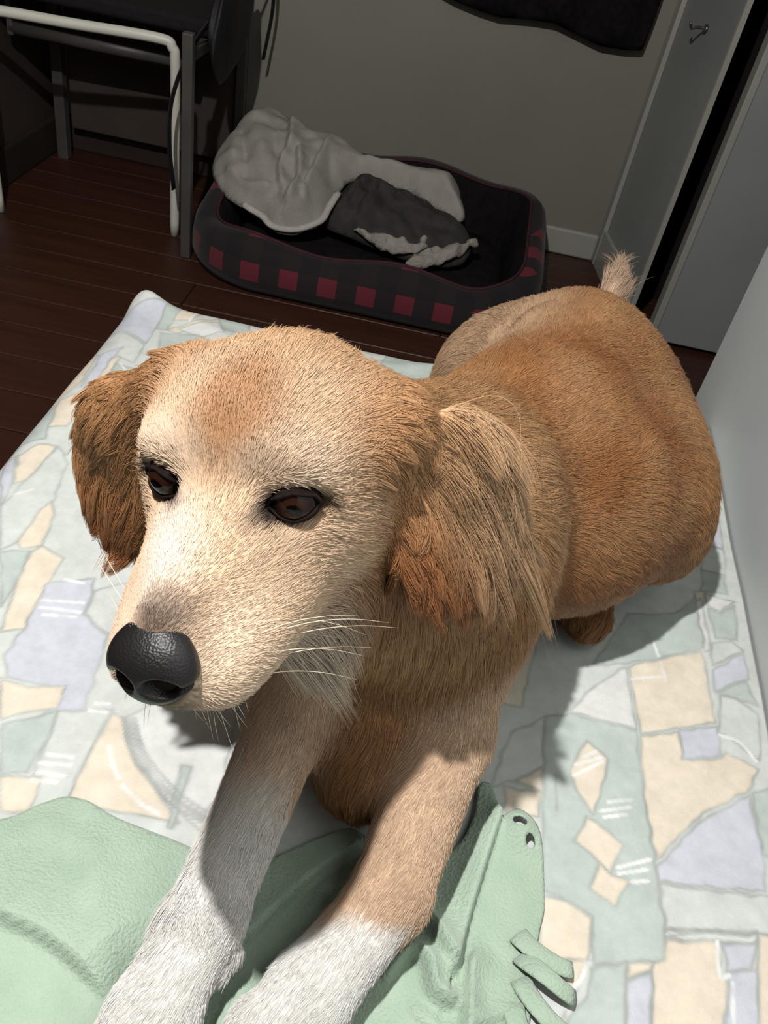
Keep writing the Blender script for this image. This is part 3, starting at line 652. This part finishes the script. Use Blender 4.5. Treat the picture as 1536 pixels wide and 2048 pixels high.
# neck
cap(H(0, -6.0, -1.6), (0.035, 0.53, 0.530), 0.060, 0.085, 0.06, (0.4, 0.7, -0.5), 'neck')
cap(H(0, -4.0, -5.0), (0.03, 0.48, 0.495), 0.045, 0.080, 0.05, (0.1, 0.1, -1), 'neck')
# tail
TAIL = smooth_path([(0.20, 0.945, 0.47), (0.215, 1.00, 0.485), (0.225, 1.04, 0.52), (0.224, 1.055, 0.54)], 7)
for i in range(6): cap(TAIL[i], TAIL[i + 1], 0.020 - 0.0025 * i, 0.020 - 0.0025 * (i + 1), 0.015, None, 'tail')
# head
hell((0, -4.3, 0.8), (5.8, 6.0, 4.2), 0.02, (0, -1, 0.05))
for s in (-1, 1):
    hell((s * 2.8, -0.95, 1.6), (2.4, 2.5, 1.9), 0.015, (s * 0.5, -1, 0.3))
    hell((s * 3.9, -3.0, -2.3), (2.2, 4.2, 3.3), 0.02, (s * 0.3, -1, -0.5))
for s in (-1, 1): hell((s * 2.75, 2.6, -4.6), (1.8, 3.8, 2.1), 0.02, (s * 0.35, -1, -0.3))
hell((0, 1.5, -2.3), (3.4, 4.0, 3.0), 0.02, (0, -1, 0))
hcap((0, 2, -3.3), (0, 7.8, -4.35), 2.95, 2.2, 0.015, (0, -1, -0.1))
hcap((0, -0.5, -0.5), (0, 7.8, -2.35), 1.75, 1.25, 0.012, (0, -1, 0.1))
for s in (-1, 1):
    hell((s * 2.1, 5.8, -5.3), (1.75, 3.1, 1.75), 0.012, (s * 0.5, -1, -0.4))
hcap((0, -2, -5.4), (0, 6.6, -6.9), 2.6, 1.2, 0.008, (0, -1, -0.3))
hell((2.1, -0.6, -7.9), (1.9, 2.6, 1.6), 0.02, (0.15, -0.25, -1), 'beard')
hell((0, -5.0, -5.8), (4.6, 4.4, 3.4), 0.03, (0, -0.5, -0.9))
# ears: base and hanging flap
def axes(L, W):
    L = np.array(L, float); L /= np.linalg.norm(L); W = np.array(W, float); W -= L * (W @ L); W /= np.linalg.norm(W)
    return np.stack([W, L, np.cross(W, L)], 1)
EARL_C, EARL_A = H(9.0, -7.8, -4.9), axes(HV(0.16, 0.10, -1), HV(0.50, -1, -0.15))
EARR_C, EARR_A = H(-10.6, -4.6, -4.0), axes(HV(-0.14, 0.12, -1), HV(-1, -0.30, 0.1))
hell((5.4, -5.4, 1.3), (2.0, 3.2, 1.6), 0.02, (0.6, -0.5, -0.7), 'ear')
hcap((5.9, -5.9, 1.2), (8.6, -7.4, -2.4), 1.5, 0.9, 0.02, (0.5, -0.4, -0.8), 'ear')
hell((-5.4, -5.2, 1.8), (2.0, 2.6, 1.6), 0.02, (-0.8, -0.3, -0.6), 'ear')
hcap((-5.4, -5.2, 1.9), (-10.0, -4.9, -0.9), 1.7, 1.4, 0.02, (-0.8, 0, -0.6), 'ear')
ell(H(-9.0, -4.8, -1.2), (0.034, 0.032, 0.011), 0.018, HV(-0.6, 0, -0.8), EARR_A, 'ear')
ell(EARL_C, (0.050, 0.063, 0.0090), 0.007, EARL_A[:, 1] + 0.25 * EARL_A[:, 0], EARL_A, 'ear')
ell(EARR_C, (0.037, 0.053, 0.0090), 0.010, EARR_A[:, 1], EARR_A, 'ear')

def sd(p, X):
    if p[0] == 'E':
        c, ax, r = p[1]; q = (X - c) @ ax; k0 = np.sqrt(((q / r) ** 2).sum(-1)); k1 = np.sqrt(((q / r ** 2) ** 2).sum(-1)) + 1e-9
        return k0 * (k0 - 1) / k1
    a, b, ra, rb = p[1]; ba = b - a; pa = X - a; t = np.clip((pa @ ba) / (ba @ ba), 0, 1)
    return np.sqrt(((pa - t[..., None] * ba) ** 2).sum(-1)) - (ra + (rb - ra) * t)
def bounds(p, m):
    if p[0] == 'E':
        c, ax, r = p[1]; e = np.sqrt(((ax * r) ** 2).sum(1)); return c - e - m, c + e + m
    a, b, ra, rb = p[1]; r = max(ra, rb); return np.minimum(a, b) - r - m, np.maximum(a, b) + r + m

EYES = {s: (H(s * 3.25 + 0.05, 0.62, 0.38), 0.0122) for s in (-1, 1)}
VX = 0.003
lo = np.array([-0.23, 0.12, 0.30]); hi = np.array([0.46, 1.13, 0.80])
n = np.ceil((hi - lo) / VX).astype(int)
G = np.full(n, 0.2, np.float32)
gx = [lo[i] + VX * np.arange(n[i]) for i in range(3)]
def sub(p, m):
    b0, b1 = bounds(p, m); i0 = np.clip(np.floor((b0 - lo) / VX).astype(int), 0, n - 1); i1 = np.clip(np.ceil((b1 - lo) / VX).astype(int) + 1, 1, n)
    sl = tuple(slice(i0[i], i1[i]) for i in range(3))
    X = np.stack(np.meshgrid(*[gx[i][sl[i]] for i in range(3)], indexing='ij'), -1)
    return sl, X
for p in PR:
    sl, X = sub(p, 0.02 + p[2]); d = sd(p, X); g = G[sl]; k = p[2]
    h = np.maximum(k - np.abs(g - d), 0) / k
    G[sl] = np.minimum(g, d) - h * h * k * 0.25
for s in (-1, 1):                                   # eye sockets, mouth line
    for q in (('E', (H(s * 3.5 + 0.05, 1.38, 0.38), HA, np.array([1.5, 1.35, 0.95]) / 100), 0.006),):
        sl, X = sub(q, 0.02); d = -sd(q, X); g = G[sl]; k = q[2]; h = np.maximum(k - np.abs(g - d), 0) / k
        G[sl] = np.maximum(g, d) + h * h * k * 0.25
# rest on the bed: flatten underneath
zz = gx[2][None, None, :]
G = np.maximum(G, (0.327 - zz).astype(np.float32))

def surface_nets(G):
    s = G < 0; nx, ny, nz = G.shape
    def corner(a, i, j, k): return a[i:nx - 1 + i, j:ny - 1 + j, k:nz - 1 + k]
    cnt = np.zeros((nx - 1, ny - 1, nz - 1), np.uint8)
    for i in (0, 1):
        for j in (0, 1):
            for k in (0, 1): cnt += corner(s, i, j, k)
    act = np.argwhere((cnt > 0) & (cnt < 8)); idx = -np.ones(cnt.shape, np.int64); idx[tuple(act.T)] = np.arange(len(act))
    acc = np.zeros((len(act), 3)); num = np.zeros(len(act))
    cs = [(i, j, k) for i in (0, 1) for j in (0, 1) for k in (0, 1)]
    val = {c: G[tuple((act + c).T)] for c in cs}
    for a in cs:
        for ax in range(3):
            if a[ax]: continue
            b = list(a); b[ax] = 1; b = tuple(b); va, vb = val[a], val[b]; m = (va < 0) != (vb < 0)
            t = np.where(m, va / np.where(m, va - vb, 1), 0); pt = np.array(a, float) + np.outer(t, np.array(b) - np.array(a))
            acc[m] += pt[m]; num[m] += 1
    V = act + acc / num[:, None]; Q = []
    for ax in range(3):
        u, v = (ax + 1) % 3, (ax + 2) % 3
        a = [slice(1, -1)] * 3; a[ax] = slice(0, -1); b = list(a); b[ax] = slice(1, None)
        s0, s1 = s[tuple(a)], s[tuple(b)]
        for flip in (False, True):
            e = np.argwhere((s0 & ~s1) if not flip else (~s0 & s1))
            off = np.ones(3, int); off[ax] = 0; e = e + off
            du = np.zeros(3, int); du[u] = 1; dv = np.zeros(3, int); dv[v] = 1
            q = [idx[tuple((e - du * i - dv * j).T)] for i, j in ((1, 1), (0, 1), (0, 0), (1, 0))]
            q = np.stack(q if not flip else q[::-1], 1); Q.append(q)
    return V, np.concatenate(Q)
DV, DQ = surface_nets(G); DV = lo + DV * VX; del G
# smooth a little (Laplacian)
def laplace(V, Q, it, w=0.5):
    for _ in range(it):
        A = np.zeros_like(V); c = np.zeros(len(V))
        for i in range(4):
            a, b = Q[:, i], Q[:, (i + 1) % 4]
            for d in range(3): A[:, d] += np.bincount(a, V[b, d], len(V)) + np.bincount(b, V[a, d], len(V))
            c += np.bincount(a, minlength=len(V)) + np.bincount(b, minlength=len(V))
        V = V * (1 - w) + w * A / c[:, None]
    return V
DV = laplace(DV, DQ, 3)
def vnormals(V, Q):
    nf = np.cross(V[Q[:, 2]] - V[Q[:, 0]], V[Q[:, 3]] - V[Q[:, 1]]); N = np.zeros_like(V)
    for i in range(4):
        for d in range(3): N[:, d] += np.bincount(Q[:, i], nf[:, d], len(V))
    return N / (np.linalg.norm(N, axis=1)[:, None] + 1e-12), nf
DN, DNF = vnormals(DV, DQ)

# --- per vertex: flow, region weights, colour, hair length
REG = ['body', 'leg', 'neck', 'tail', 'head', 'ear', 'beard']
def fields(P):
    W = np.zeros((len(P), len(REG))); Fv = np.zeros((len(P), 3))
    for p in PR:
        w = np.exp(-np.maximum(sd(p, P), 0) / 0.006) + 1e-9
        W[:, REG.index(p[4])] = np.maximum(W[:, REG.index(p[4])], w); f = p[3] / (np.linalg.norm(p[3]) + 1e-9); Fv += w[:, None] * f
    W /= W.sum(1)[:, None]; return Fv, W
def sm(e0, e1, x): t = np.clip((x - e0) / (e1 - e0), 0, 1); return t * t * (3 - 2 * t)
def blob(L, c, r, soft=0.5): d = np.sqrt((((L - np.array(c)) / np.array(r)) ** 2).sum(1)); return 1 - sm(1 - soft, 1 + soft, d)
GOLD = np.array(lin(200, 158, 114)); GINGER = np.array(lin(160, 108, 66)); CREAM = np.array(lin(222, 198, 172)); WHITE = np.array(lin(246, 243, 236))
TAN = np.array(lin(222, 188, 156)); DARK = np.array(lin(34, 27, 26)); RUST = np.array(lin(160, 102, 62)); GREY = np.array(lin(96, 82, 74))
def fur_color(P, W):
    L = ((P - HO) @ HA) * 100; w = dict(zip(REG, W.T))
    c = np.tile(GINGER, (len(P), 1))
    def mix(c, col, f): return c + (col - c) * np.clip(f, 0, 1)[:, None]
    nz = vnoise(P, 22, 3); n2 = vnoise(P * [1, 1, 1.0], 60, 5)
    c = mix(c, GOLD, 0.30 + 0.4 * nz)
    c = mix(c, GOLD * 0.5 + CREAM * 0.5, blob(P, (0.08, 0.86, 0.52), (0.075, 0.13, 0.1)) * 0.75)
    c = mix(c, GOLD, w['neck'] * 0.6)
    # legs: tan above, white socks below
    c = mix(c, TAN, w['leg'])
    yy = P[:, 1] + 0.35 * (P[:, 2] - 0.35)
    sock = np.where(P[:, 0] > -0.02, 1 - sm(0.262, 0.285, yy + 0.01 * n2), 1 - sm(0.30, 0.40, yy + 0.02 * n2))
    c = mix(c, WHITE, sock * np.maximum(w['leg'], (P[:, 1] < 0.28) * (P[:, 2] < 0.45)))
    c = mix(c, CREAM, w['tail'] * 0.6)
    # head
    h = w['head']
    c = mix(c, CREAM * 0.58 + GOLD * 0.42, h)
    c = mix(c, GINGER * 0.7 + GOLD * 0.3, h * blob(L, (0.0, -0.4, 4.0), (2.1, 3.2, 2.6), 0.6) * 0.95)
    c = mix(c, GOLD, h * blob(L, (0, -8, 3.0), (6, 4.0, 5), 0.5) * 0.8)
    c = mix(c, CREAM, h * (blob(L, (2.9, 1.0, 2.0), (2.0, 2, 1.3)) + blob(L, (-2.9, 1.0, 2.0), (2.0, 2, 1.3))) * 0.6)
    c = mix(c, WHITE * 0.85, h * blob(L, (-1.2, 4.6, -1.2), (1.8, 3.2, 1.8), 0.6) * 0.55)
    c = mix(c, CREAM * 0.9 + WHITE * 0.1, h * blob(L, (0, 6.5, -5), (4.5, 4.5, 3.0), 0.5) * 0.6)
    c = mix(c, WHITE * 0.8, np.maximum(h, w['neck']) * blob(L, (0.8, 0.5, -8.0), (3.6, 4.5, 2.4), 0.5) * 0.7)
    c = mix(c, GREY, blob(L, (0.2, 8.3, -1.6), (1.2, 2.0, 0.9), 0.7) * 0.85)
    c = mix(c, DARK, blob(L, (0, 9.9, -3.7), (2.3, 1.3, 2.0), 0.25))
    c = mix(c, DARK, blob(L, (0, 9.0, -5.4), (1.6, 1.0, 0.45), 0.4) * 0.6)
    for s in (-1, 1):
        c = mix(c, DARK, blob(L, (s * 3.42 + 0.05, 1.4, 0.30), (1.75, 2.0, 0.98), 0.18) * 0.95)
        c = mix(c, DARK, blob(L, (s * 1.9 + 0.05, 1.9, 0.08), (0.8, 1.3, 0.5), 0.6) * 0.75)
    c = mix(c, WHITE * 0.18 + CREAM * 0.62, w['beard'] * 1.2)
    # ears
    e = w['ear']; c = mix(c, GOLD * 0.5 + GINGER * 0.5, e)
    c = mix(c, RUST, e * sm(-1.0, -7.5, -0.6 * (L[:, 1] + 6) * (L[:, 0] > 0) + L[:, 2]) * 0.9)
    c = mix(c, GOLD * 0.75 + CREAM * 0.25, e * blob(L, (9.5, -9.8, -3.0), (4, 3.6, 6), 0.6) * 0.8)
    return np.clip(c * (1 + 0.10 * n2[:, None]), 0.004, 0.95)
DF, DW = fields(DV)
DC = fur_color(DV, DW)
m_skin = mat_attr('dog_coat_base', 'fur_color', rough=0.75, spec=0.15)
me = np_mesh('dog_body', DV, DQ); set_color(me, 'fur_color', DC)
dog = empty('dog', (0.09, 0.55, 0.32))
def dog_part(name, me_, mat):
    o = link(name, me_, mat, dog); o.matrix_parent_inverse = Matrix.Translation((-0.09, -0.55, -0.32)); return o
dog_part('body', me, m_skin)
tag(dog, 'young golden retriever dog with white front paws crouching on the patterned bed sheet', 'dog')

# --- nose leather: a shaped, pebbled nose with two comma nostrils
def nose_mesh():
    nu, nv = 96, 64; V = []; Fq = []; NC = []
    for i in range(nv + 1):
        th = math.pi * i / nv
        for j in range(nu):
            ph = 2 * math.pi * j / nu
            d = np.array([math.sin(th) * math.cos(ph), math.cos(th), math.sin(th) * math.sin(ph)])   # y forward pole
            r = np.array([2.15, 1.45, 1.95]); p = d * r
            if p[2] < 0: p[0] *= 1 - 0.30 * (p[2] / -1.95) ** 1.5       # narrower below
            if p[2] > 0: p[1] -= 0.75 * (p[2] / 1.95) ** 2              # top slopes back
            cut = 0
            for s in (-1, 1):                                         # nostrils with a slit running outward
                q = ((p[0] - s * 0.98) / 0.62) ** 2 + ((p[2] + 0.20 + 0.12 * (abs(p[0]) - 0.98)) / 0.50) ** 2
                cut = max(cut, math.exp(-q * q * 0.9))
                q2 = ((p[0] - s * 1.65) / 0.55) ** 2 + ((p[2] + 0.42) / 0.18) ** 2
                cut = max(cut, 0.7 * math.exp(-q2))
            if p[1] > -0.2 or abs(p[0]) > 1.2: p = p - d * cut * np.array([0.35, 1.5, 0.4])
            else: cut = 0
            NC.append(cut)
            V.append(H(p[0], p[1] + 9.1, p[2] - 3.60))
    for i in range(nv):
        for j in range(nu):
            k = (j + 1) % nu; Fq.append((i * nu + j, i * nu + k, (i + 1) * nu + k, (i + 1) * nu + j))
    me_ = mesh('nose', V, Fq); a_ = me_.attributes.new('nostril', 'FLOAT', 'POINT'); a_.data.foreach_set('value', np.clip(np.array(NC, np.float32) * 1.6, 0, 1)); return me_
m_nose, nt, b = new_mat('dog_nose_leather')
b.inputs['Roughness'].default_value = 0.40; b.inputs['Specular IOR Level'].default_value = 0.32
vo = nt.nodes.new('ShaderNodeTexVoronoi'); vo.inputs['Scale'].default_value = 900; tc = nt.nodes.new('ShaderNodeTexCoord'); nt.links.new(tc.outputs['Object'], vo.inputs['Vector'])
at = nt.nodes.new('ShaderNodeAttribute'); at.attribute_name = 'nostril'; cr = nt.nodes.new('ShaderNodeValToRGB')   # nose leather is grey-black, the nostril lining black
cr.color_ramp.elements[0].color = (*lin(25, 23, 24), 1); cr.color_ramp.elements[1].color = (*lin(5, 4, 4), 1); nt.links.new(at.outputs['Fac'], cr.inputs[0]); nt.links.new(cr.outputs[0], b.inputs['Base Color'])
bp = nt.nodes.new('ShaderNodeBump'); bp.inputs['Strength'].default_value = 0.3; bp.inputs['Distance'].default_value = 0.0006
nt.links.new(vo.outputs['Distance'], bp.inputs['Height']); nt.links.new(bp.outputs[0], b.inputs['Normal'])
dog_part('nose', nose_mesh(), m_nose)

# --- eyes: ball with iris + pupil (by angle to the gaze axis), dark lid rims
m_eye, nt, b = new_mat('dog_eye'); N = nt.nodes; Lk = nt.links
at = N.new('ShaderNodeAttribute'); at.attribute_name = 'iris'; cr = N.new('ShaderNodeValToRGB'); e = cr.color_ramp
e.elements[0].position = 0.0; e.elements[0].color = (0.004, 0.004, 0.004, 1); e.elements[1].position = 1.0; e.elements[1].color = (*lin(60, 48, 44), 1)
for ps, cc in ((0.20, (3, 3, 3)), (0.25, (44, 24, 16)), (0.42, (34, 19, 13)), (0.50, (14, 9, 8)), (0.62, (20, 14, 13))):
    q = e.elements.new(ps); q.color = (*lin(*cc), 1)
Lk.new(at.outputs['Fac'], cr.inputs[0]); Lk.new(cr.outputs[0], b.inputs['Base Color'])
b.inputs['Roughness'].default_value = 0.10; b.inputs['Specular IOR Level'].default_value = 0.25
m_lid = mat_noise('dog_eyelid_skin', lin(20, 14, 12), lin(34, 24, 20), 300, 0.85, 0, 1, 0.1)
for s in (-1, 1):
    c, r = EYES[s]; gz = HV(s * 0.30, 1, -0.10)
    bm = bmesh.new(); bmesh.ops.create_uvsphere(bm, u_segments=40, v_segments=28, radius=r); me = bpy.data.meshes.new('eye'); bm.to_mesh(me); bm.free()
    co = np.array([v.co for v in me.vertices]); a = me.attributes.new('iris', 'FLOAT', 'POINT')
    a.data.foreach_set('value', (np.arccos(np.clip(co @ gz / r, -1, 1)) / (math.pi / 2)).astype(np.float32))
    me.transform(Matrix.Translation(c)); dog_part('eye', me, m_eye)
    # almond lid rim hugging the ball
    P = []; w_, h_u, h_d = 0.0126, 0.0084, 0.0068
    for t in np.linspace(0, 2 * math.pi, 48, endpoint=False):
        X = math.cos(t); Z = math.sin(t)
        x = X * w_; z = (Z * h_u if Z > 0 else Z * h_d) * (1 - 0.25 * abs(X)) - 0.12 * x * s * -1 * 0.0
        tilt = math.radians(8); x, z = x * math.cos(tilt) - z * math.sin(tilt) * 0, z + s * x * math.sin(tilt) * 0.6
        d = gz * 0.0 + HV(s * 0.30, 1, -0.02); X_ = HV(1, -s * 0.30, 0); Z_ = HV(0, 0.05, 1)
        q = X_ * x + Z_ * z; yy2 = math.sqrt(max(r * r - min(q @ q, r * r * 0.80), 1e-9)); P.append(c + q + d * (yy2 + 0.0006))
    P.append(P[0]); P.append(P[1])
    # lids: a skin shell over the ball, open along the almond
    X_, Y_, Z_ = HV(1, -s * 0.30, 0), HV(s * 0.30, 1, -0.02), HV(0, 0.05, 1); nu, nv = 72, 40; V = []; F = []; rl = r * 1.035
    for i in range(nv + 1):
        th = math.pi * 0.62 * i / nv
        for j in range(nu):
            ph = 2 * math.pi * j / nu; x, z = math.sin(th) * math.cos(ph), math.sin(th) * math.sin(ph); V.append(c + rl * (X_ * x + Y_ * math.cos(th) + Z_ * z))
    for i in range(nv):
        for j in range(nu):
            q = (i * nu + j, i * nu + (j + 1) % nu, (i + 1) * nu + (j + 1) % nu, (i + 1) * nu + j); m_ = np.mean([V[k] for k in q], axis=0) - c
            x, z = m_ @ X_, m_ @ Z_ - s * (m_ @ X_) * math.sin(math.radians(8)) * 0.6; hh = (h_u if z > 0 else h_d) * max(0.0, 1 - 0.25 * abs(x) / w_) * math.sqrt(max(0.0, 1 - (x / w_) ** 2))
            if abs(z) > hh - 0.0004: F.append(q)
    dog_part('eyelid', mesh('eyelid_skin', V, F), m_lid)
    dog_part('eyelid_rim', tube_mesh('eyelid_rim', P, 0.0010, ns=8, cap=False), m_lid)

# --- fur: real strands grown from the body, one curves object
def grow():
    tri = np.concatenate([DQ[:, [0, 1, 2]], DQ[:, [0, 2, 3]]]); area = 0.5 * np.linalg.norm(np.cross(DV[tri[:, 1]] - DV[tri[:, 0]], DV[tri[:, 2]] - DV[tri[:, 0]]), axis=1)
    Wt = DW[tri].mean(1); cen = DV[tri].mean(1); nrm = DN[tri].mean(1)
    dens = Wt @ np.array([140e4, 220e4, 130e4, 22e4, 320e4, 180e4, 90e4])                  # strands per m2
    L = ((cen - HO) @ HA) * 100
    bald = blob(L, (0, 9.9, -3.7), (2.3, 1.5, 2.1), 0.1)
    for s in (-1, 1):
        bald = np.maximum(bald, blob(L, (s * 3.38 + 0.05, 1.4, 0.38), (1.5, 2.0, 0.9), 0.12))
    dens *= 1 - bald; dens[cen[:, 2] < 0.331] = 0
    dens *= np.where((nrm[:, 2] < -0.5) & (Wt[:, 4] < 0.3), 0.35, 1)
    ex = area * dens; cnt = rng.poisson(ex); t = np.repeat(np.arange(len(tri)), cnt); nS = len(t)
    u = rng.random(nS); v = rng.random(nS); f = u + v > 1; u[f] = 1 - u[f]; v[f] = 1 - v[f]; w = 1 - u - v
    I = tri[t]; ip = lambda A: A[I[:, 0]] * w[:, None] + A[I[:, 1]] * u[:, None] + A[I[:, 2]] * v[:, None]
    P = ip(DV); N = ip(DN); N /= np.linalg.norm(N, axis=1)[:, None]; W = ip(DW); Fl = ip(DF)
    Lc = ((P - HO) @ HA) * 100
    ln = W @ np.array([0.017, 0.008, 0.022, 0.050, 0.0065, 0.017, 0.046])
    muz = blob(Lc, (0, 6, -3), (4.5, 5, 4.5), 0.4); ln *= 1 - 0.35 * muz
    thr = blob(Lc, (1.0, -0.5, -8.0), (4.5, 5, 3.0), 0.4) * (N @ HA[:, 2] < 0.3); ln += 0.034 * thr
    ear_back = W[:, 5] * blob(Lc, (9.5, -10.0, -3.5), (4.0, 4.0, 6.5), 0.5); ln += 0.042 * ear_back
    ln += 0.006 * W[:, 5] * sm(-2, -7, Lc[:, 2])
    feather = blob(P, (-0.085, 0.29, 0.37), (0.03, 0.05, 0.03), 0.5) * (N[:, 0] < -0.2); ln += 0.025 * feather * W[:, 1]
    neckback = W[:, 2] * 0.010; ln += neckback
    # flow on the tangent plane, wandering with low-frequency noise
    nv = np.stack([vnoise(P, 28, 11), vnoise(P, 28, 12), vnoise(P, 28, 13)], 1); nf = np.stack([vnoise(P, 110, 14), vnoise(P, 110, 15), vnoise(P, 110, 16)], 1)
    D = Fl / (np.linalg.norm(Fl, axis=1)[:, None] + 1e-9) + 0.35 * nv * (1 - 0.6 * W[:, 4:5]) + 0.14 * nf
    D -= N * (D * N).sum(1)[:, None]; D /= np.linalg.norm(D, axis=1)[:, None] + 1e-9
    D += rng.normal(0, 0.10, D.shape)
    ln *= rng.uniform(0.65, 1.2, nS); ln *= np.where((W[:, 5] > 0.4) & (rng.random(nS) < 0.06), 1.6, 1.0)
    lift = np.where(W[:, 4] > 0.5, 0.24, 0.18) + rng.normal(0, 0.03, nS)
    K = 5; pts = np.zeros((nS, K, 3), np.float32)
    grav = np.array([0, 0, -1.0])
    for k in range(K):
        s = k / (K - 1)
        pts[:, k] = P - N * 0.0003 + ln[:, None] * (D * s * (1 - 0.08 * s) + N * (lift[:, None] * (s - 0.42 * s * s)) + grav * (0.18 * s * s * np.clip(ln / 0.03, 0, 1.5))[:, None])
    # clump long strands into locks
    longm = np.where(ln > 0.013)[0]; q = P[longm] + 0.006 * np.stack([vnoise(P[longm], 90, 71), vnoise(P[longm], 90, 72), vnoise(P[longm], 90, 73)], 1)
    isear = W[longm, 5] > 0.4
    key = np.floor(q / np.where(isear, 0.011, 0.0075)[:, None]).astype(np.int64); key = (key[:, 0] * 4096 + key[:, 1]) * 4096 + key[:, 2]
    _, first, inv = np.unique(key, return_index=True, return_inverse=True); near = longm[first[inv]]
    for k in range(1, K): pts[longm, k] += (np.where(isear, 0.78, 0.5) * (k / (K - 1)) ** 1.1)[:, None] * (pts[near, k] - pts[longm, k])
    pts[:, :, 2] = np.maximum(pts[:, :, 2], 0.3265)
    col = fur_color(P, W) * rng.uniform(0.88, 1.12, (nS, 1)); rad = (W @ np.array([0.00016, 0.00014, 0.00015, 0.00013, 0.00012, 0.00014, 0.00015]))
    return pts, col, rad
def hair_object(name, pts, col, rad, mat):
    nS, K, _ = pts.shape; hc = bpy.data.hair_curves.new(name); hc.add_curves([K] * nS)
    hc.points.foreach_set('position', np.ascontiguousarray(pts, np.float32).ravel())
    taper = np.array([1.0, 1.0, 0.9, 0.65, 0.2])[:K] if K == 5 else np.linspace(1, 0.25, K)
    hc.points.foreach_set('radius', (rad[:, None] * taper).astype(np.float32).ravel())
    a = hc.attributes.new('fur_color', 'FLOAT_COLOR', 'CURVE'); c = np.ones((nS, 4), np.float32); c[:, :3] = col; a.data.foreach_set('color', c.ravel())
    hc.materials.append(mat); o = bpy.data.objects.new(name, hc); COL.objects.link(o); o.parent = dog
    o.matrix_parent_inverse = Matrix.Translation((-0.09, -0.55, -0.32)); return o
m_fur = mat_attr('dog_fur', 'fur_color', rough=0.42, spec=0.35)
if FUR:
    hp, hcol, hrad = grow(); print('strands', len(hp))
    tag(hair_object('fur', hp, hcol, hrad, m_fur), 'soft golden coat of the dog', kind='stuff')

# --- whiskers: long pale bristles curving off both sides of the muzzle, and short chin bristles
wp, wr = [], []
r3 = random.Random(11)
def whisker(p, d, L_, rad, droop):
    p = np.array(p, float); d = np.array(d, float); d /= np.linalg.norm(d); pts = []
    for k in range(5):
        s_ = k / 4; pts.append(H(*(p + d * L_ * s_ + np.array([0, -0.35, -1.0]) * droop * s_ * s_)))
    wp.append(pts); wr.append(rad)
for s in (-1, 1):
    for i, (y, z) in enumerate(((6.2, -3.9), (5.6, -4.5), (6.6, -4.9), (5.2, -5.2), (6.0, -5.6), (4.8, -4.2), (6.9, -5.7))):
        whisker((s * 3.0, y, z), (s * 1.0, -0.55 - 0.1 * i, 0.62 - 0.13 * i), r3.uniform(4.8, 7.0), 0.00018, r3.uniform(2.4, 4.0))
    for i in range(16):
        whisker((s * r3.uniform(0.3, 2.8), r3.uniform(6.0, 8.2), -7.0 + r3.uniform(-0.3, 0.5)), (s * r3.uniform(0, 0.6), r3.uniform(-0.1, 0.5), -1), r3.uniform(0.8, 2.0), 0.00012, 0.3)
wc = np.tile(np.array(lin(238, 220, 190)), (len(wp), 1))
o = hair_object('whiskers', np.array(wp), wc, np.array(wr), m_fur); o['kind'] = 'stuff'; o['label'] = 'long pale whiskers'
